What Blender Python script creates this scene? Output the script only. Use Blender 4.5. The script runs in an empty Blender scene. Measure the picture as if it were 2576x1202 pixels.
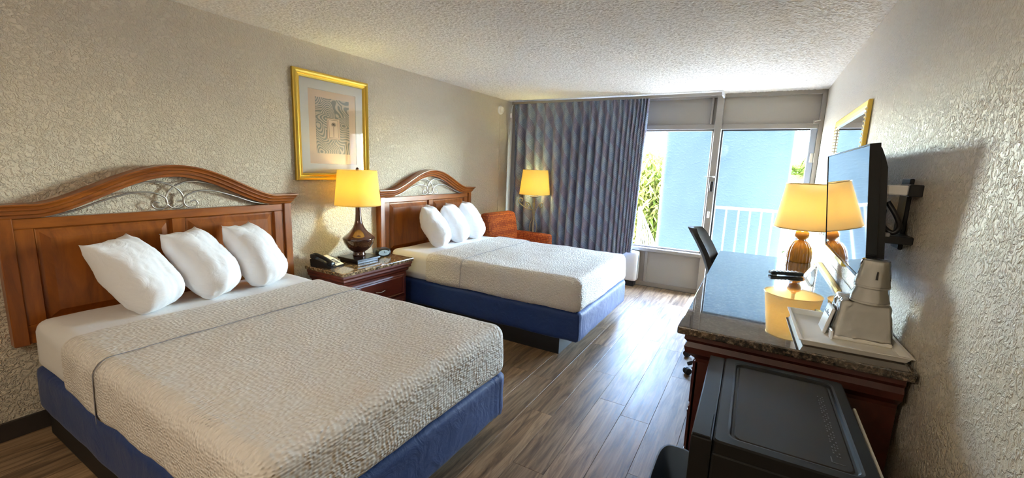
import bpy, bmesh, math, random
from mathutils import Vector, Matrix, noise as mnoise

# ------------------------------------------------------------------ camera
SC = bpy.context.scene
COL = SC.collection
FPX, IMW, IMH = 1070.63, 2576.0, 1202.0
CAM = Vector((3.2619, 0.0, 1.5103))
YAW, PITCH, ROLL = 0.5176, -0.1643, 0.0371
fw = Vector((-math.sin(YAW) * math.cos(PITCH), math.cos(YAW) * math.cos(PITCH), math.sin(PITCH)))
rt = fw.cross(Vector((0, 0, 1))).normalized()
up = rt.cross(fw)
cr, sr = math.cos(ROLL), math.sin(ROLL)
rt, up = rt * cr + up * sr, up * cr - rt * sr
cd = bpy.data.cameras.new('camera')
cam = bpy.data.objects.new('camera', cd)
COL.objects.link(cam)
cam.matrix_world = Matrix(((rt.x, up.x, -fw.x, CAM.x), (rt.y, up.y, -fw.y, CAM.y), (rt.z, up.z, -fw.z, CAM.z), (0, 0, 0, 1)))
cd.sensor_fit = 'HORIZONTAL'
cd.sensor_width = 36.0
cd.lens = FPX / IMW * 36.0
cd.shift_x = -1.3269 / IMW
cd.shift_y = -4.6335 / IMW
cd.clip_start = 0.02
cd.clip_end = 400
SC.camera = cam

# ------------------------------------------------------------------ light
SC.view_settings.view_transform = 'Standard'
SC.view_settings.look = 'None'
SC.view_settings.gamma = 1.0
SC.view_settings.use_curve_mapping = False
SC.view_settings.exposure = 1.95
SC.cycles.use_denoising = True
SC.cycles.max_bounces = 14
SC.cycles.diffuse_bounces = 10
SC.cycles.glossy_bounces = 6
SC.cycles.transparent_max_bounces = 16
SC.cycles.sample_clamp_indirect = 8.0
SC.cycles.caustics_reflective = False
SC.cycles.caustics_refractive = False

W = bpy.data.worlds.new('sky')
SC.world = W
W.use_nodes = True
wn = W.node_tree.nodes
wl = W.node_tree.links
wn.clear()
sky = wn.new('ShaderNodeTexSky')
sky.sky_type = 'NISHITA'
sky.sun_disc = False
sky.sun_elevation = math.radians(52)
sky.sun_rotation = math.radians(250)
sky.air_density = 1.0
sky.dust_density = 1.0
bg = wn.new('ShaderNodeBackground')
bg.inputs['Strength'].default_value = 8.0
wo = wn.new('ShaderNodeOutputWorld')
wl.new(sky.outputs[0], bg.inputs[0])
wl.new(bg.outputs[0], wo.inputs[0])

sun = bpy.data.lights.new('sun', 'SUN')
sun.energy = 26.0
sun.angle = 0.01
sun.color = (1.0, 0.94, 0.84)
suno = bpy.data.objects.new('sun', sun)
COL.objects.link(suno)
suno.rotation_euler = Vector((1.0, 0.02, -1.15)).to_track_quat('-Z', 'Y').to_euler()

prt = bpy.data.lights.new('window_portal', 'AREA')
prt.shape = 'RECTANGLE'
prt.size, prt.size_y = 2.7, 2.05
prt.cycles.is_portal = True
prto = bpy.data.objects.new('window_portal', prt)
COL.objects.link(prto)
prto.location = (2.35, 5.86, 1.02)
prto.rotation_euler = (math.radians(-90), 0, 0)

# ------------------------------------------------------------------ materials
MATS = {}
def newmat(name):
    m = bpy.data.materials.new(name)
    m.use_nodes = True
    nt = m.node_tree
    b = nt.nodes['Principled BSDF']
    MATS[name] = m
    return m, nt, b
def N(nt, t, **kw):
    n = nt.nodes.new(t)
    for k, v in kw.items():
        if k in n.inputs.keys() if hasattr(n.inputs, 'keys') else False:
            n.inputs[k].default_value = v
        else:
            setattr(n, k, v)
    return n
def plain(name, col, rough=0.5, metal=0.0, coat=0.0, spec=0.5, emit=None, estr=0):
    m, nt, b = newmat(name)
    b.inputs['Base Color'].default_value = (*col, 1)
    b.inputs['Roughness'].default_value = rough
    b.inputs['Metallic'].default_value = metal
    b.inputs['Coat Weight'].default_value = coat
    b.inputs['Specular IOR Level'].default_value = spec
    if emit:
        b.inputs['Emission Color'].default_value = (*emit, 1)
        b.inputs['Emission Strength'].default_value = estr
    return m
def coords(nt, scale=(1, 1, 1), rot=(0, 0, 0), kind='Object', rnd=False):
    tc = nt.nodes.new('ShaderNodeTexCoord')
    mp = nt.nodes.new('ShaderNodeMapping')
    mp.inputs['Scale'].default_value = scale
    mp.inputs['Rotation'].default_value = rot
    src = tc.outputs[kind]
    if rnd:
        oi = nt.nodes.new('ShaderNodeObjectInfo')
        mul = nt.nodes.new('ShaderNodeMath'); mul.operation = 'MULTIPLY'; mul.inputs[1].default_value = 57.0
        nt.links.new(oi.outputs['Random'], mul.inputs[0])
        add = nt.nodes.new('ShaderNodeVectorMath'); add.operation = 'ADD'
        nt.links.new(src, add.inputs[0]); nt.links.new(mul.outputs[0], add.inputs[1])
        src = add.outputs[0]
    nt.links.new(src, mp.inputs['Vector'])
    return mp.outputs['Vector']
def tex(nt, kind, vec, **kw):
    n = nt.nodes.new('ShaderNodeTex' + kind)
    for k, v in kw.items():
        kk = k.replace('_', ' ')
        if kk in n.inputs:
            n.inputs[kk].default_value = v
        else:
            setattr(n, k, v)
    nt.links.new(vec, n.inputs['Vector'])
    return n
def ramp(nt, fac, stops, interp='LINEAR'):
    r = nt.nodes.new('ShaderNodeValToRGB')
    r.color_ramp.interpolation = interp
    el = r.color_ramp.elements
    while len(el) < len(stops):
        el.new(0.5)
    for e, (p, c) in zip(el, stops):
        e.position = p
        e.color = (*c, 1) if len(c) == 3 else c
    nt.links.new(fac, r.inputs['Fac'])
    return r.outputs['Color']
def mix(nt, fac, a, b, mode='MIX'):
    n = nt.nodes.new('ShaderNodeMix')
    n.data_type = 'RGBA'
    n.blend_type = mode
    for s, v in ((n.inputs[0], fac), (n.inputs[6], a), (n.inputs[7], b)):
        if hasattr(v, 'links'):
            nt.links.new(v, s)
        elif isinstance(v, (int, float)):
            s.default_value = v
        else:
            s.default_value = (*v, 1)
    return n.outputs[2]
def bump(nt, b, h, strength=0.5, dist=0.01, prev=None):
    n = nt.nodes.new('ShaderNodeBump')
    n.inputs['Strength'].default_value = strength
    n.inputs['Distance'].default_value = dist
    nt.links.new(h, n.inputs['Height'])
    if prev is not None:
        nt.links.new(prev, n.inputs['Normal'])
    nt.links.new(n.outputs[0], b.inputs['Normal'])
    return n.outputs[0]
def madd(nt, a, b, op='ADD'):
    n = nt.nodes.new('ShaderNodeMath'); n.operation = op
    for s, v in ((n.inputs[0], a), (n.inputs[1], b)):
        if hasattr(v, 'links'):
            nt.links.new(v, s)
        else:
            s.default_value = v
    return n.outputs[0]

def wall_mat(name, col, s=1.0, st=0.55):
    m, nt, b = newmat(name)
    v = coords(nt)
    n1 = tex(nt, 'Noise', v, Scale=38 * s, Detail=3.0, Roughness=0.55, Distortion=1.2)
    r1 = ramp(nt, n1.outputs['Fac'], [(0.44, (0, 0, 0)), (0.62, (1, 1, 1))])
    n2 = tex(nt, 'Noise', v, Scale=110 * s, Detail=2.0)
    h = madd(nt, r1, madd(nt, n2.outputs['Fac'], 0.35, 'MULTIPLY'))
    bump(nt, b, h, st, 0.006)
    n3 = tex(nt, 'Noise', v, Scale=1.6, Detail=2.0)
    c = mix(nt, n3.outputs['Fac'], tuple(x * 0.96 for x in col), tuple(min(1, x * 1.04) for x in col))
    nt.links.new(c, b.inputs['Base Color'])
    b.inputs['Roughness'].default_value = 0.42
    b.inputs['Specular IOR Level'].default_value = 0.35
wall_mat('wall_paint', (0.72, 0.635, 0.495), 1.35, 1.0)

m, nt, b = newmat('ceiling_popcorn')
v = coords(nt)
n1 = tex(nt, 'Voronoi', v, Scale=62.0, Randomness=1.0)
n2 = tex(nt, 'Noise', v, Scale=100.0, Detail=3.0)
h = madd(nt, madd(nt, n1.outputs['Distance'], -1.0, 'MULTIPLY'), n2.outputs['Fac'])
bump(nt, b, h, 0.6, 0.006)
b.inputs['Base Color'].default_value = (0.86, 0.825, 0.76, 1)
b.inputs['Roughness'].default_value = 0.9

def wood(name, c1, c2, scale=(3, 3, 40), rough=0.28, coat=0.35, rnd=False):
    m, nt, b = newmat(name)
    v = coords(nt, scale, rnd=rnd)
    n1 = tex(nt, 'Noise', v, Scale=1.6, Detail=6.0, Roughness=0.62, Distortion=0.8)
    c = ramp(nt, n1.outputs['Fac'], [(0.3, c1), (0.72, c2)])
    nt.links.new(c, b.inputs['Base Color'])
    b.inputs['Roughness'].default_value = rough
    b.inputs['Coat Weight'].default_value = coat
    b.inputs['Coat Roughness'].default_value = 0.18
    bump(nt, b, n1.outputs['Fac'], 0.06, 0.002)
wood('cherry', (0.17, 0.043, 0.006), (0.37, 0.108, 0.013), (9, 9, 1.5), 0.3, 0.25)
wood('cherry_h', (0.17, 0.043, 0.006), (0.37, 0.108, 0.013), (9, 1.5, 12), 0.3, 0.25)
wood('mahogany', (0.040, 0.0065, 0.004), (0.074, 0.0125, 0.006), (8, 2, 8), 0.35, 0.15)
wood('mahogany_red', (0.12, 0.022, 0.011), (0.21, 0.043, 0.019), (8, 2, 8), 0.35, 0.15)
wood('mahogany_dark', (0.06, 0.011, 0.007), (0.11, 0.020, 0.011), (3, 3, 22), 0.4, 0.15)

def granite(name, dark, mid, light, s=1.0, rough=0.06, cior=1.75):
    m, nt, b = newmat(name)
    v = coords(nt)
    a1 = tex(nt, 'Voronoi', v, Scale=95 * s)
    a2 = tex(nt, 'Noise', v, Scale=55 * s, Detail=5.0, Roughness=0.7)
    c1 = ramp(nt, a2.outputs['Fac'], [(0.36, dark), (0.5, mid), (0.62, light)])
    c2 = ramp(nt, a1.outputs['Color'], [(0.2, (0, 0, 0)), (0.45, (0.6, 0.6, 0.6)), (0.8, (1, 1, 1))])
    c = mix(nt, 0.75, c1, c2, 'MULTIPLY')
    nt.links.new(c, b.inputs['Base Color'])
    b.inputs['Roughness'].default_value = rough
    b.inputs['Specular IOR Level'].default_value = 0.7
    b.inputs['Coat Weight'].default_value = 1.0
    b.inputs['Coat Roughness'].default_value = 0.02
    b.inputs['Coat IOR'].default_value = cior
granite('granite_tan', (0.03, 0.018, 0.010), (0.34, 0.20, 0.09), (0.70, 0.50, 0.28), 0.8, 0.15, 1.35)
granite('granite_brown', (0.02, 0.016, 0.012), (0.10, 0.072, 0.05), (0.26, 0.20, 0.15), 1.2)

def cloth(name, col, rough=0.85, wr=0.25, sheen=0.1):
    m, nt, b = newmat(name)
    v = coords(nt)
    n1 = tex(nt, 'Noise', v, Scale=9.0, Detail=4.0, Distortion=1.5)
    n2 = tex(nt, 'Noise', v, Scale=700.0, Detail=1.0)
    h = madd(nt, n1.outputs['Fac'], madd(nt, n2.outputs['Fac'], 0.05, 'MULTIPLY'))
    bump(nt, b, h, wr, 0.02)
    b.inputs['Base Color'].default_value = (*col, 1)
    b.inputs['Roughness'].default_value = rough
    b.inputs['Sheen Weight'].default_value = sheen
    return m
cloth('sheet_white', (0.82, 0.80, 0.77), wr=0.12)
cloth('pillow_white', (0.86, 0.86, 0.88), wr=0.35)
cloth('blue_cover', (0.013, 0.042, 0.170), 0.6, 0.35)
cloth('white_drape', (0.78, 0.78, 0.80))

m, nt, b = newmat('coverlet')
v = coords(nt, (1.0, 0.62, 1.0))
d = tex(nt, 'Noise', v, Scale=9.0, Detail=1.0)
vm = nt.nodes.new('ShaderNodeVectorMath'); vm.operation = 'MULTIPLY_ADD'
nt.links.new(d.outputs['Color'], vm.inputs[0]); vm.inputs[1].default_value = (0.03, 0.03, 0.03); nt.links.new(v, vm.inputs[2])
vo = tex(nt, 'Voronoi', vm.outputs[0], Scale=84.0, Randomness=0.5, feature='SMOOTH_F1')
wv = tex(nt, 'Noise', v, Scale=5.0, Detail=2.0)
h = madd(nt, madd(nt, vo.outputs['Distance'], -1.0, 'MULTIPLY'), madd(nt, wv.outputs['Fac'], 0.6, 'MULTIPLY'))
bump(nt, b, h, 1.0, 0.011)
cc = ramp(nt, vo.outputs['Distance'], [(0.15, (0.80, 0.755, 0.69)), (0.75, (0.70, 0.65, 0.58))])
nt.links.new(cc, b.inputs['Base Color'])
b.inputs['Roughness'].default_value = 0.8

# floor planks
m, nt, b = newmat('vinyl_plank')
v = coords(nt, (14.0, 1.25, 1.0), rnd=True)
n1 = tex(nt, 'Noise', v, Scale=1.7, Detail=7.0, Roughness=0.62, Distortion=1.1)
v2 = coords(nt, (60.0, 2.0, 1.0), rnd=True)
n2 = tex(nt, 'Noise', v2, Scale=2.0, Detail=4.0, Roughness=0.6)
c1 = ramp(nt, n1.outputs['Fac'], [(0.28, (0.085, 0.050, 0.027)), (0.44, (0.225, 0.142, 0.078)), (0.60, (0.40, 0.275, 0.160)), (0.8, (0.29, 0.205, 0.13))])
c2 = ramp(nt, n2.outputs['Fac'], [(0.35, (0.62, 0.60, 0.60)), (0.65, (1.05, 1.02, 1.0))])
c3 = mix(nt, 0.8, c1, c2, 'MULTIPLY')
oi = nt.nodes.new('ShaderNodeObjectInfo')
c4 = ramp(nt, oi.outputs['Random'], [(0, (0.74, 0.72, 0.70)), (0.5, (0.98, 0.95, 0.92)), (1, (1.2, 1.16, 1.1))])
c5 = mix(nt, 1.0, c3, c4, 'MULTIPLY')
nt.links.new(c5, b.inputs['Base Color'])
rr = ramp(nt, n2.outputs['Fac'], [(0.3, (0.36, 0.36, 0.36)), (0.7, (0.48, 0.48, 0.48))])
nt.links.new(rr, b.inputs['Roughness'])
b.inputs['Specular IOR Level'].default_value = 0.42
bump(nt, b, n2.outputs['Fac'], 0.12, 0.002)

# curtain: diagonal woven bands
m, nt, b = newmat('curtain_weave')
v = coords(nt, kind='UV')
vr = nt.nodes.new('ShaderNodeMapping'); vr.inputs['Rotation'].default_value = (0, 0, math.radians(38)); nt.links.new(v, vr.inputs['Vector'])
sx = nt.nodes.new('ShaderNodeSeparateXYZ'); nt.links.new(vr.outputs[0], sx.inputs[0])
def stripe(src, freq):
    a = madd(nt, src, freq, 'MULTIPLY')
    return madd(nt, a, 1.0, 'FRACT') if False else madd(nt, madd(nt, a, 6.28318, 'MULTIPLY'), 0.0, 'SINE')
wide = stripe(sx.outputs['X'], 4.2)
fine1 = stripe(sx.outputs['X'], 78.0)
fine2 = stripe(sx.outputs['Y'], 78.0)
band2 = stripe(sx.outputs['Y'], 7.0)
sel = ramp(nt, wide, [(0.49, (0, 0, 0)), (0.53, (1, 1, 1))])
w01 = madd(nt, madd(nt, wide, 0.5, 'MULTIPLY'), 0.5)
nt.links.new(w01, nt.nodes[-1].inputs[0]) if False else None
selr = nt.nodes.new('ShaderNodeValToRGB'); selr.color_ramp.elements[0].position = 0.46; selr.color_ramp.elements[1].position = 0.54
nt.links.new(w01, selr.inputs['Fac'])
f1 = madd(nt, madd(nt, fine1, 0.5, 'MULTIPLY'), 0.5)
f2 = madd(nt, madd(nt, fine2, 0.5, 'MULTIPLY'), 0.5)
b2 = madd(nt, madd(nt, band2, 0.5, 'MULTIPLY'), 0.5)
nz = tex(nt, 'Noise', v, Scale=95.0, Detail=2.0)
ca = ramp(nt, madd(nt, f1, madd(nt, nz.outputs['Fac'], 0.8, 'MULTIPLY'), 'MULTIPLY'), [(0.1, (0.12, 0.16, 0.27)), (0.40, (0.44, 0.52, 0.60))])
cb_ = ramp(nt, madd(nt, f2, madd(nt, nz.outputs['Fac'], 0.8, 'MULTIPLY'), 'MULTIPLY'), [(0.1, (0.12, 0.12, 0.21)), (0.40, (0.38, 0.36, 0.42))])
cm = mix(nt, selr.outputs['Color'], ca, cb_)
cg = ramp(nt, b2, [(0.3, (0.92, 0.95, 1.0)), (0.7, (1.08, 1.05, 1.0))])
cfin = mix(nt, 1.0, cm, cg, 'MULTIPLY')
nt.links.new(cfin, b.inputs['Base Color'])
b.inputs['Roughness'].default_value = 0.75
bump(nt, b, nz.outputs['Fac'], 0.3, 0.003)

# orange woven upholstery
m, nt, b = newmat('orange_weave')
v = coords(nt, (1, 1, 1), (0.0, 0.0, 0.0))
ch = tex(nt, 'Voronoi', v, Scale=42.0, Randomness=0.35)
c = ramp(nt, ch.outputs['Distance'], [(0.25, (0.62, 0.17, 0.035)), (0.6, (0.30, 0.055, 0.02))])
nt.links.new(c, b.inputs['Base Color'])
bump(nt, b, ch.outputs['Distance'], 0.4, 0.004)
b.inputs['Roughness'].default_value = 0.8

# stucco column
m, nt, b = newmat('blue_stucco')
v = coords(nt, (1.0, 1.0, 1.6))
n1 = tex(nt, 'Noise', v, Scale=20.0, Detail=4.0, Distortion=0.6)
r1 = ramp(nt, n1.outputs['Fac'], [(0.5, (0, 0, 0)), (0.68, (1, 1, 1))])
bump(nt, b, r1, 0.16, 0.008)
b.inputs['Base Color'].default_value = (0.050, 0.079, 0.103, 1)
b.inputs['Roughness'].default_value = 0.85

def shade_mat(name, col, tr=0.6):
    m = bpy.data.materials.new(name); m.use_nodes = True; MATS[name] = m
    nt = m.node_tree; nt.nodes.clear()
    o = nt.nodes.new('ShaderNodeOutputMaterial')
    d = nt.nodes.new('ShaderNodeBsdfDiffuse'); t = nt.nodes.new('ShaderNodeBsdfTranslucent'); mx = nt.nodes.new('ShaderNodeMixShader')
    d.inputs['Color'].default_value = (*col, 1); t.inputs['Color'].default_value = (*col, 1)
    mx.inputs[0].default_value = tr
    nt.links.new(d.outputs[0], mx.inputs[1]); nt.links.new(t.outputs[0], mx.inputs[2]); nt.links.new(mx.outputs[0], o.inputs[0])
shade_mat('shade_cream', (0.95, 0.84, 0.56), 0.5)
shade_mat('shade_yellow', (0.95, 0.80, 0.36), 0.6)
shade_mat('leaf_green', (0.11, 0.135, 0.026), 0.5)
shade_mat('leaf_yellow', (0.20, 0.19, 0.06), 0.5)
shade_mat('leaf_palm', (0.06, 0.08, 0.015), 0.45)
shade_mat('leaf_dark', (0.01, 0.017, 0.005), 0.35)
shade_mat('blossom_blue', (0.01, 0.014, 0.045), 0.3)

def glass_mat(name, tint=(1, 1, 1), refl=1.0):
    m = bpy.data.materials.new(name); m.use_nodes = True; MATS[name] = m
    nt = m.node_tree; nt.nodes.clear()
    o = nt.nodes.new('ShaderNodeOutputMaterial')
    t = nt.nodes.new('ShaderNodeBsdfTransparent'); g = nt.nodes.new('ShaderNodeBsdfGlossy'); mx = nt.nodes.new('ShaderNodeMixShader')
    fr = nt.nodes.new('ShaderNodeFresnel'); fr.inputs['IOR'].default_value = 1.45
    t.inputs['Color'].default_value = (*tint, 1); g.inputs['Roughness'].default_value = 0.0
    f = madd(nt, fr.outputs[0], refl, 'MULTIPLY')
    nt.links.new(f, mx.inputs[0]); nt.links.new(t.outputs[0], mx.inputs[1]); nt.links.new(g.outputs[0], mx.inputs[2]); nt.links.new(mx.outputs[0], o.inputs[0])
glass_mat('window_glass', (0.97, 0.985, 0.98), 0.04)
glass_mat('picture_glass', (1, 1, 1), 0.5)
glass_mat('cling_wrap', (0.985, 0.98, 0.97), 1.0)

plain('rail_paint', (0.25, 0.255, 0.27), 0.45)
plain('trim_paint', (0.28, 0.25, 0.22), 0.5)
plain('panel_paint', (0.34, 0.31, 0.27), 0.55)
plain('white_paint', (0.80, 0.80, 0.80), 0.45)
plain('door_paint', (0.30, 0.33, 0.40), 0.4)
plain('baseboard_dark', (0.035, 0.027, 0.022), 0.45)
plain('baseboard_tan', (0.27, 0.225, 0.18), 0.5)
plain('black_plinth', (0.012, 0.010, 0.009), 0.6)
plain('black_plastic', (0.012, 0.012, 0.013), 0.38)
plain('chair_black', (0.014, 0.014, 0.016), 0.6)
plain('black_gloss', (0.006, 0.006, 0.008), 0.08)
plain('fridge_black', (0.007, 0.007, 0.007), 0.45, spec=0.28)
plain('fridge_panel', (0.020, 0.017, 0.014), 0.5, spec=0.28)
plain('emboss_grey', (0.09, 0.09, 0.09), 0.4)
plain('screen', (0.03, 0.032, 0.036), 0.03, 0.0, 1.0, 1.0)
MATS['screen'].node_tree.nodes['Principled BSDF'].inputs['Coat IOR'].default_value = 2.0
plain('grey_plastic', (0.30, 0.31, 0.33), 0.4)
plain('bin_blue_grey', (0.13, 0.17, 0.23), 0.35)
plain('white_plastic', (0.88, 0.87, 0.85), 0.35)
plain('ivory_plastic', (0.84, 0.81, 0.74), 0.4)
plain('paper_cream', (0.78, 0.72, 0.60), 0.7)
plain('ink', (0.03, 0.03, 0.035), 0.6)
plain('seam_grey', (0.30, 0.30, 0.34), 0.8)
plain('chrome', (0.62, 0.60, 0.56), 0.22, 1.0)
plain('pewter', (0.50, 0.48, 0.44), 0.35, 1.0)
plain('gold', (0.83, 0.58, 0.12), 0.30, 1.0)
plain('gold_dull', (0.60, 0.42, 0.16), 0.38, 1.0)
plain('silver_leaf', (0.75, 0.73, 0.66), 0.25, 1.0)
plain('mirror_glass', (0.92, 0.93, 0.93), 0.0, 1.0)
plain('bronze_glaze', (0.060, 0.020, 0.012), 0.09, 0.25, 1.0)
plain('amber_ceramic', (0.60, 0.27, 0.03), 0.16, 0.0, 0.7)
plain('dark_wood', (0.012, 0.009, 0.010), 0.3)
plain('mat_board', (0.78, 0.75, 0.67), 0.8)
plain('clock_face', (0.42, 0.55, 0.62), 0.15)
plain('antique_iron', (0.36, 0.30, 0.19), 0.45, 0.8)
plain('bulb_glow', (1, 0.9, 0.7), 0.5, emit=(1.0, 0.74, 0.35), estr=14.0)
plain('concrete', (0.20, 0.195, 0.19), 0.9)
plain('asphalt', (0.16, 0.16, 0.16), 0.95)
plain('pale_building', (0.07, 0.09, 0.11), 0.8)
plain('building_glass', (0.10, 0.15, 0.2), 0.1)
plain('trunk_bark', (0.20, 0.15, 0.10), 0.9)
plain('terracotta', (0.50, 0.20, 0.09), 0.8)

# tan art paper with combed wave drawing
m, nt, b = newmat('art_waves')
v = coords(nt)
dn = tex(nt, 'Noise', v, Scale=4.5, Detail=0.0)
vm = nt.nodes.new('ShaderNodeVectorMath'); vm.operation = 'MULTIPLY_ADD'
nt.links.new(dn.outputs['Color'], vm.inputs[0]); vm.inputs[1].default_value = (0.22, 0.22, 0.22); nt.links.new(v, vm.inputs[2])
vo = tex(nt, 'Voronoi', vm.outputs[0], Scale=5.5, Randomness=1.0)
rings = madd(nt, madd(nt, vo.outputs['Distance'], 70.0, 'MULTIPLY'), 0.0, 'SINE')
c = ramp(nt, madd(nt, madd(nt, rings, 0.5, 'MULTIPLY'), 0.5), [(0.25, (0.26, 0.25, 0.20)), (0.7, (0.62, 0.50, 0.36))])
nt.links.new(c, b.inputs['Base Color']); b.inputs['Roughness'].default_value = 0.8
plain('art_paper', (0.78, 0.58, 0.40), 0.8)
plain('art_ink', (0.12, 0.08, 0.05), 0.8)
plain('fill_lamp_glass', (0.9, 0.88, 0.84), 0.4, emit=(1.0, 0.95, 0.88), estr=4.0)
FILL_ENERGY = 11.0  # power of the added fill lamp behind the camera
M = MATS

# ------------------------------------------------------------------ mesh helpers
class MB:
    def __init__(s):
        s.v, s.f, s.uv = [], [], None
    def quad_grid(s, pts, nu, nv, closed_u=False):
        o = len(s.v)
        s.v += [tuple(p) for p in pts]
        for j in range(nv - 1):
            for i in range(nu if closed_u else nu - 1):
                a = o + j * nu + i
                bb = o + j * nu + (i + 1) % nu
                s.f.append((a, bb, bb + nu, a + nu))
        return s
    def box(s, x0, x1, y0, y1, z0, z1, bev=0.0, seg=1):
        if bev <= 0:
            o = len(s.v)
            s.v += [(x0, y0, z0), (x1, y0, z0), (x1, y1, z0), (x0, y1, z0), (x0, y0, z1), (x1, y0, z1), (x1, y1, z1), (x0, y1, z1)]
            s.f += [tuple(o + i for i in q) for q in ((0, 3, 2, 1), (4, 5, 6, 7), (0, 1, 5, 4), (1, 2, 6, 5), (2, 3, 7, 6), (3, 0, 4, 7))]
            return s
        bm = bmesh.new()
        bmesh.ops.create_cube(bm, size=1.0)
        for v in bm.verts:
            v.co = Vector(((x0 + x1) / 2 + v.co.x * (x1 - x0), (y0 + y1) / 2 + v.co.y * (y1 - y0), (z0 + z1) / 2 + v.co.z * (z1 - z0)))
        bmesh.ops.bevel(bm, geom=bm.edges[:], offset=bev, segments=seg, profile=0.5, affect='EDGES')
        s.add_bm(bm)
        return s
    def add_bm(s, bm):
        o = len(s.v)
        bm.verts.index_update()
        s.v += [tuple(v.co) for v in bm.verts]
        s.f += [tuple(o + v.index for v in f.verts) for f in bm.faces]
        bm.free()
    def prism(s, poly, axis, a0, a1):
        """extrude a closed polygon of 2-D points along axis (0,1,2) from a0 to a1"""
        o = len(s.v); n = len(poly)
        for a in (a0, a1):
            for p in poly:
                q = list(p); q.insert(axis, a); s.v.append(tuple(q))
        s.f.append(tuple(o + i for i in range(n))[::-1]); s.f.append(tuple(o + n + i for i in range(n)))
        for i in range(n):
            j = (i + 1) % n
            s.f.append((o + i, o + j, o + n + j, o + n + i))
        return s
    def lathe(s, prof, cx=0, cy=0, seg=32, flutes=0, famp=0.0, fr=None):
        o = len(s.v)
        for k, (r, z) in enumerate(prof):
            for i in range(seg):
                a = 2 * math.pi * i / seg
                rr = r
                if flutes and fr and fr[0] <= k <= fr[1]:
                    rr = r * (1 - famp * (0.5 - 0.5 * math.cos(a * flutes)))
                s.v.append((cx + rr * math.cos(a), cy + rr * math.sin(a), z))
        for k in range(len(prof) - 1):
            for i in range(seg):
                j = (i + 1) % seg
                s.f.append((o + k * seg + i, o + k * seg + j, o + (k + 1) * seg + j, o + (k + 1) * seg + i))
        s.f.append(tuple(o + i for i in range(seg))[::-1])
        e = o + (len(prof) - 1) * seg
        s.f.append(tuple(e + i for i in range(seg)))
        return s
    def shell(s, prof, cx=0, cy=0, seg=40):
        o = len(s.v)
        for (r, z) in prof:
            for i in range(seg):
                a = 2 * math.pi * i / seg
                s.v.append((cx + r * math.cos(a), cy + r * math.sin(a), z))
        for k in range(len(prof) - 1):
            for i in range(seg):
                j = (i + 1) % seg
                s.f.append((o + k * seg + i, o + k * seg + j, o + (k + 1) * seg + j, o + (k + 1) * seg + i))
        return s
    def tube(s, pts, r, seg=8, smooth=0, taper=None):
        P = [Vector(p) for p in pts]
        if smooth:
            Q = []
            for i in range(len(P) - 1):
                p0, p1, p2, p3 = P[max(i - 1, 0)], P[i], P[i + 1], P[min(i + 2, len(P) - 1)]
                for k in range(smooth):
                    t = k / smooth
                    Q.append(0.5 * ((2 * p1) + (-p0 + p2) * t + (2 * p0 - 5 * p1 + 4 * p2 - p3) * t * t + (-p0 + 3 * p1 - 3 * p2 + p3) * t ** 3))
            Q.append(P[-1]); P = Q
        o = len(s.v); n = len(P)
        d0 = (P[1] - P[0]).normalized()
        ref = Vector((0, 0, 1)) if abs(d0.z) < 0.9 else Vector((1, 0, 0))
        u = d0.cross(ref).normalized()
        for i in range(n):
            d = (P[min(i + 1, n - 1)] - P[max(i - 1, 0)]).normalized()
            u = (u - d * u.dot(d)).normalized()
            w = d.cross(u)
            rr = r if taper is None else r * (1 + (taper - 1) * i / (n - 1))
            for k in range(seg):
                a = 2 * math.pi * k / seg
                s.v.append(tuple(P[i] + u * (rr * math.cos(a)) + w * (rr * math.sin(a))))
        for i in range(n - 1):
            for k in range(seg):
                j = (k + 1) % seg
                s.f.append((o + i * seg + k, o + i * seg + j, o + (i + 1) * seg + j, o + (i + 1) * seg + k))
        s.f.append(tuple(o + k for k in range(seg))[::-1]); s.f.append(tuple(o + (n - 1) * seg + k for k in range(seg)))
        return s
    def rbox(s, x0, x1, y0, y1, z0, z1, r, n=(24, 24, 12), warp=None, keep=None):
        """rounded box made of six gridded faces; warp(p,normal)->p; keep(p)->bool drops vertices"""
        c = Vector(((x0 + x1) / 2, (y0 + y1) / 2, (z0 + z1) / 2)); hx = Vector(((x1 - x0) / 2, (y1 - y0) / 2, (z1 - z0) / 2))
        vid = {}
        def vert(ix, iy, iz):
            k = (ix, iy, iz)
            if k in vid:
                return vid[k]
            q = []
            for i, nn in zip(k, n):
                q.append(-1 + 2 * i / nn)
            # denser towards the edges
            q = [math.sin(a * math.pi / 2) * 0.45 + a * 0.55 for a in q]
            p = Vector((q[0] * hx.x, q[1] * hx.y, q[2] * hx.z))
            inner = Vector((max(-hx.x + r, min(hx.x - r, p.x)), max(-hx.y + r, min(hx.y - r, p.y)), max(-hx.z + r, min(hx.z - r, p.z))))
            d = p - inner
            nn_ = d.normalized() if d.length > 1e-9 else Vector((0, 0, 1))
            p = inner + nn_ * r + c
            if warp:
                p = warp(p, nn_)
            vid[k] = len(s.v)
            s.v.append(tuple(p))
            return vid[k]
        def face(f):
            ids = [vert(*q) for q in f]
            if keep and not all(keep(s.v[i]) for i in ids):
                return
            s.f.append(tuple(ids))
        nx, ny, nz = n
        for i in range(nx):
            for j in range(ny):
                face(((i, j, nz), (i + 1, j, nz), (i + 1, j + 1, nz), (i, j + 1, nz)))
                face(((i, j, 0), (i, j + 1, 0), (i + 1, j + 1, 0), (i + 1, j, 0)))
        for i in range(nx):
            for k in range(nz):
                face(((i, 0, k), (i + 1, 0, k), (i + 1, 0, k + 1), (i, 0, k + 1)))
                face(((i, ny, k), (i, ny, k + 1), (i + 1, ny, k + 1), (i + 1, ny, k)))
        for j in range(ny):
            for k in range(nz):
                face(((0, j, k), (0, j, k + 1), (0, j + 1, k + 1), (0, j + 1, k)))
                face(((nx, j, k), (nx, j + 1, k), (nx, j + 1, k + 1), (nx, j, k + 1)))
        return s
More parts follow.
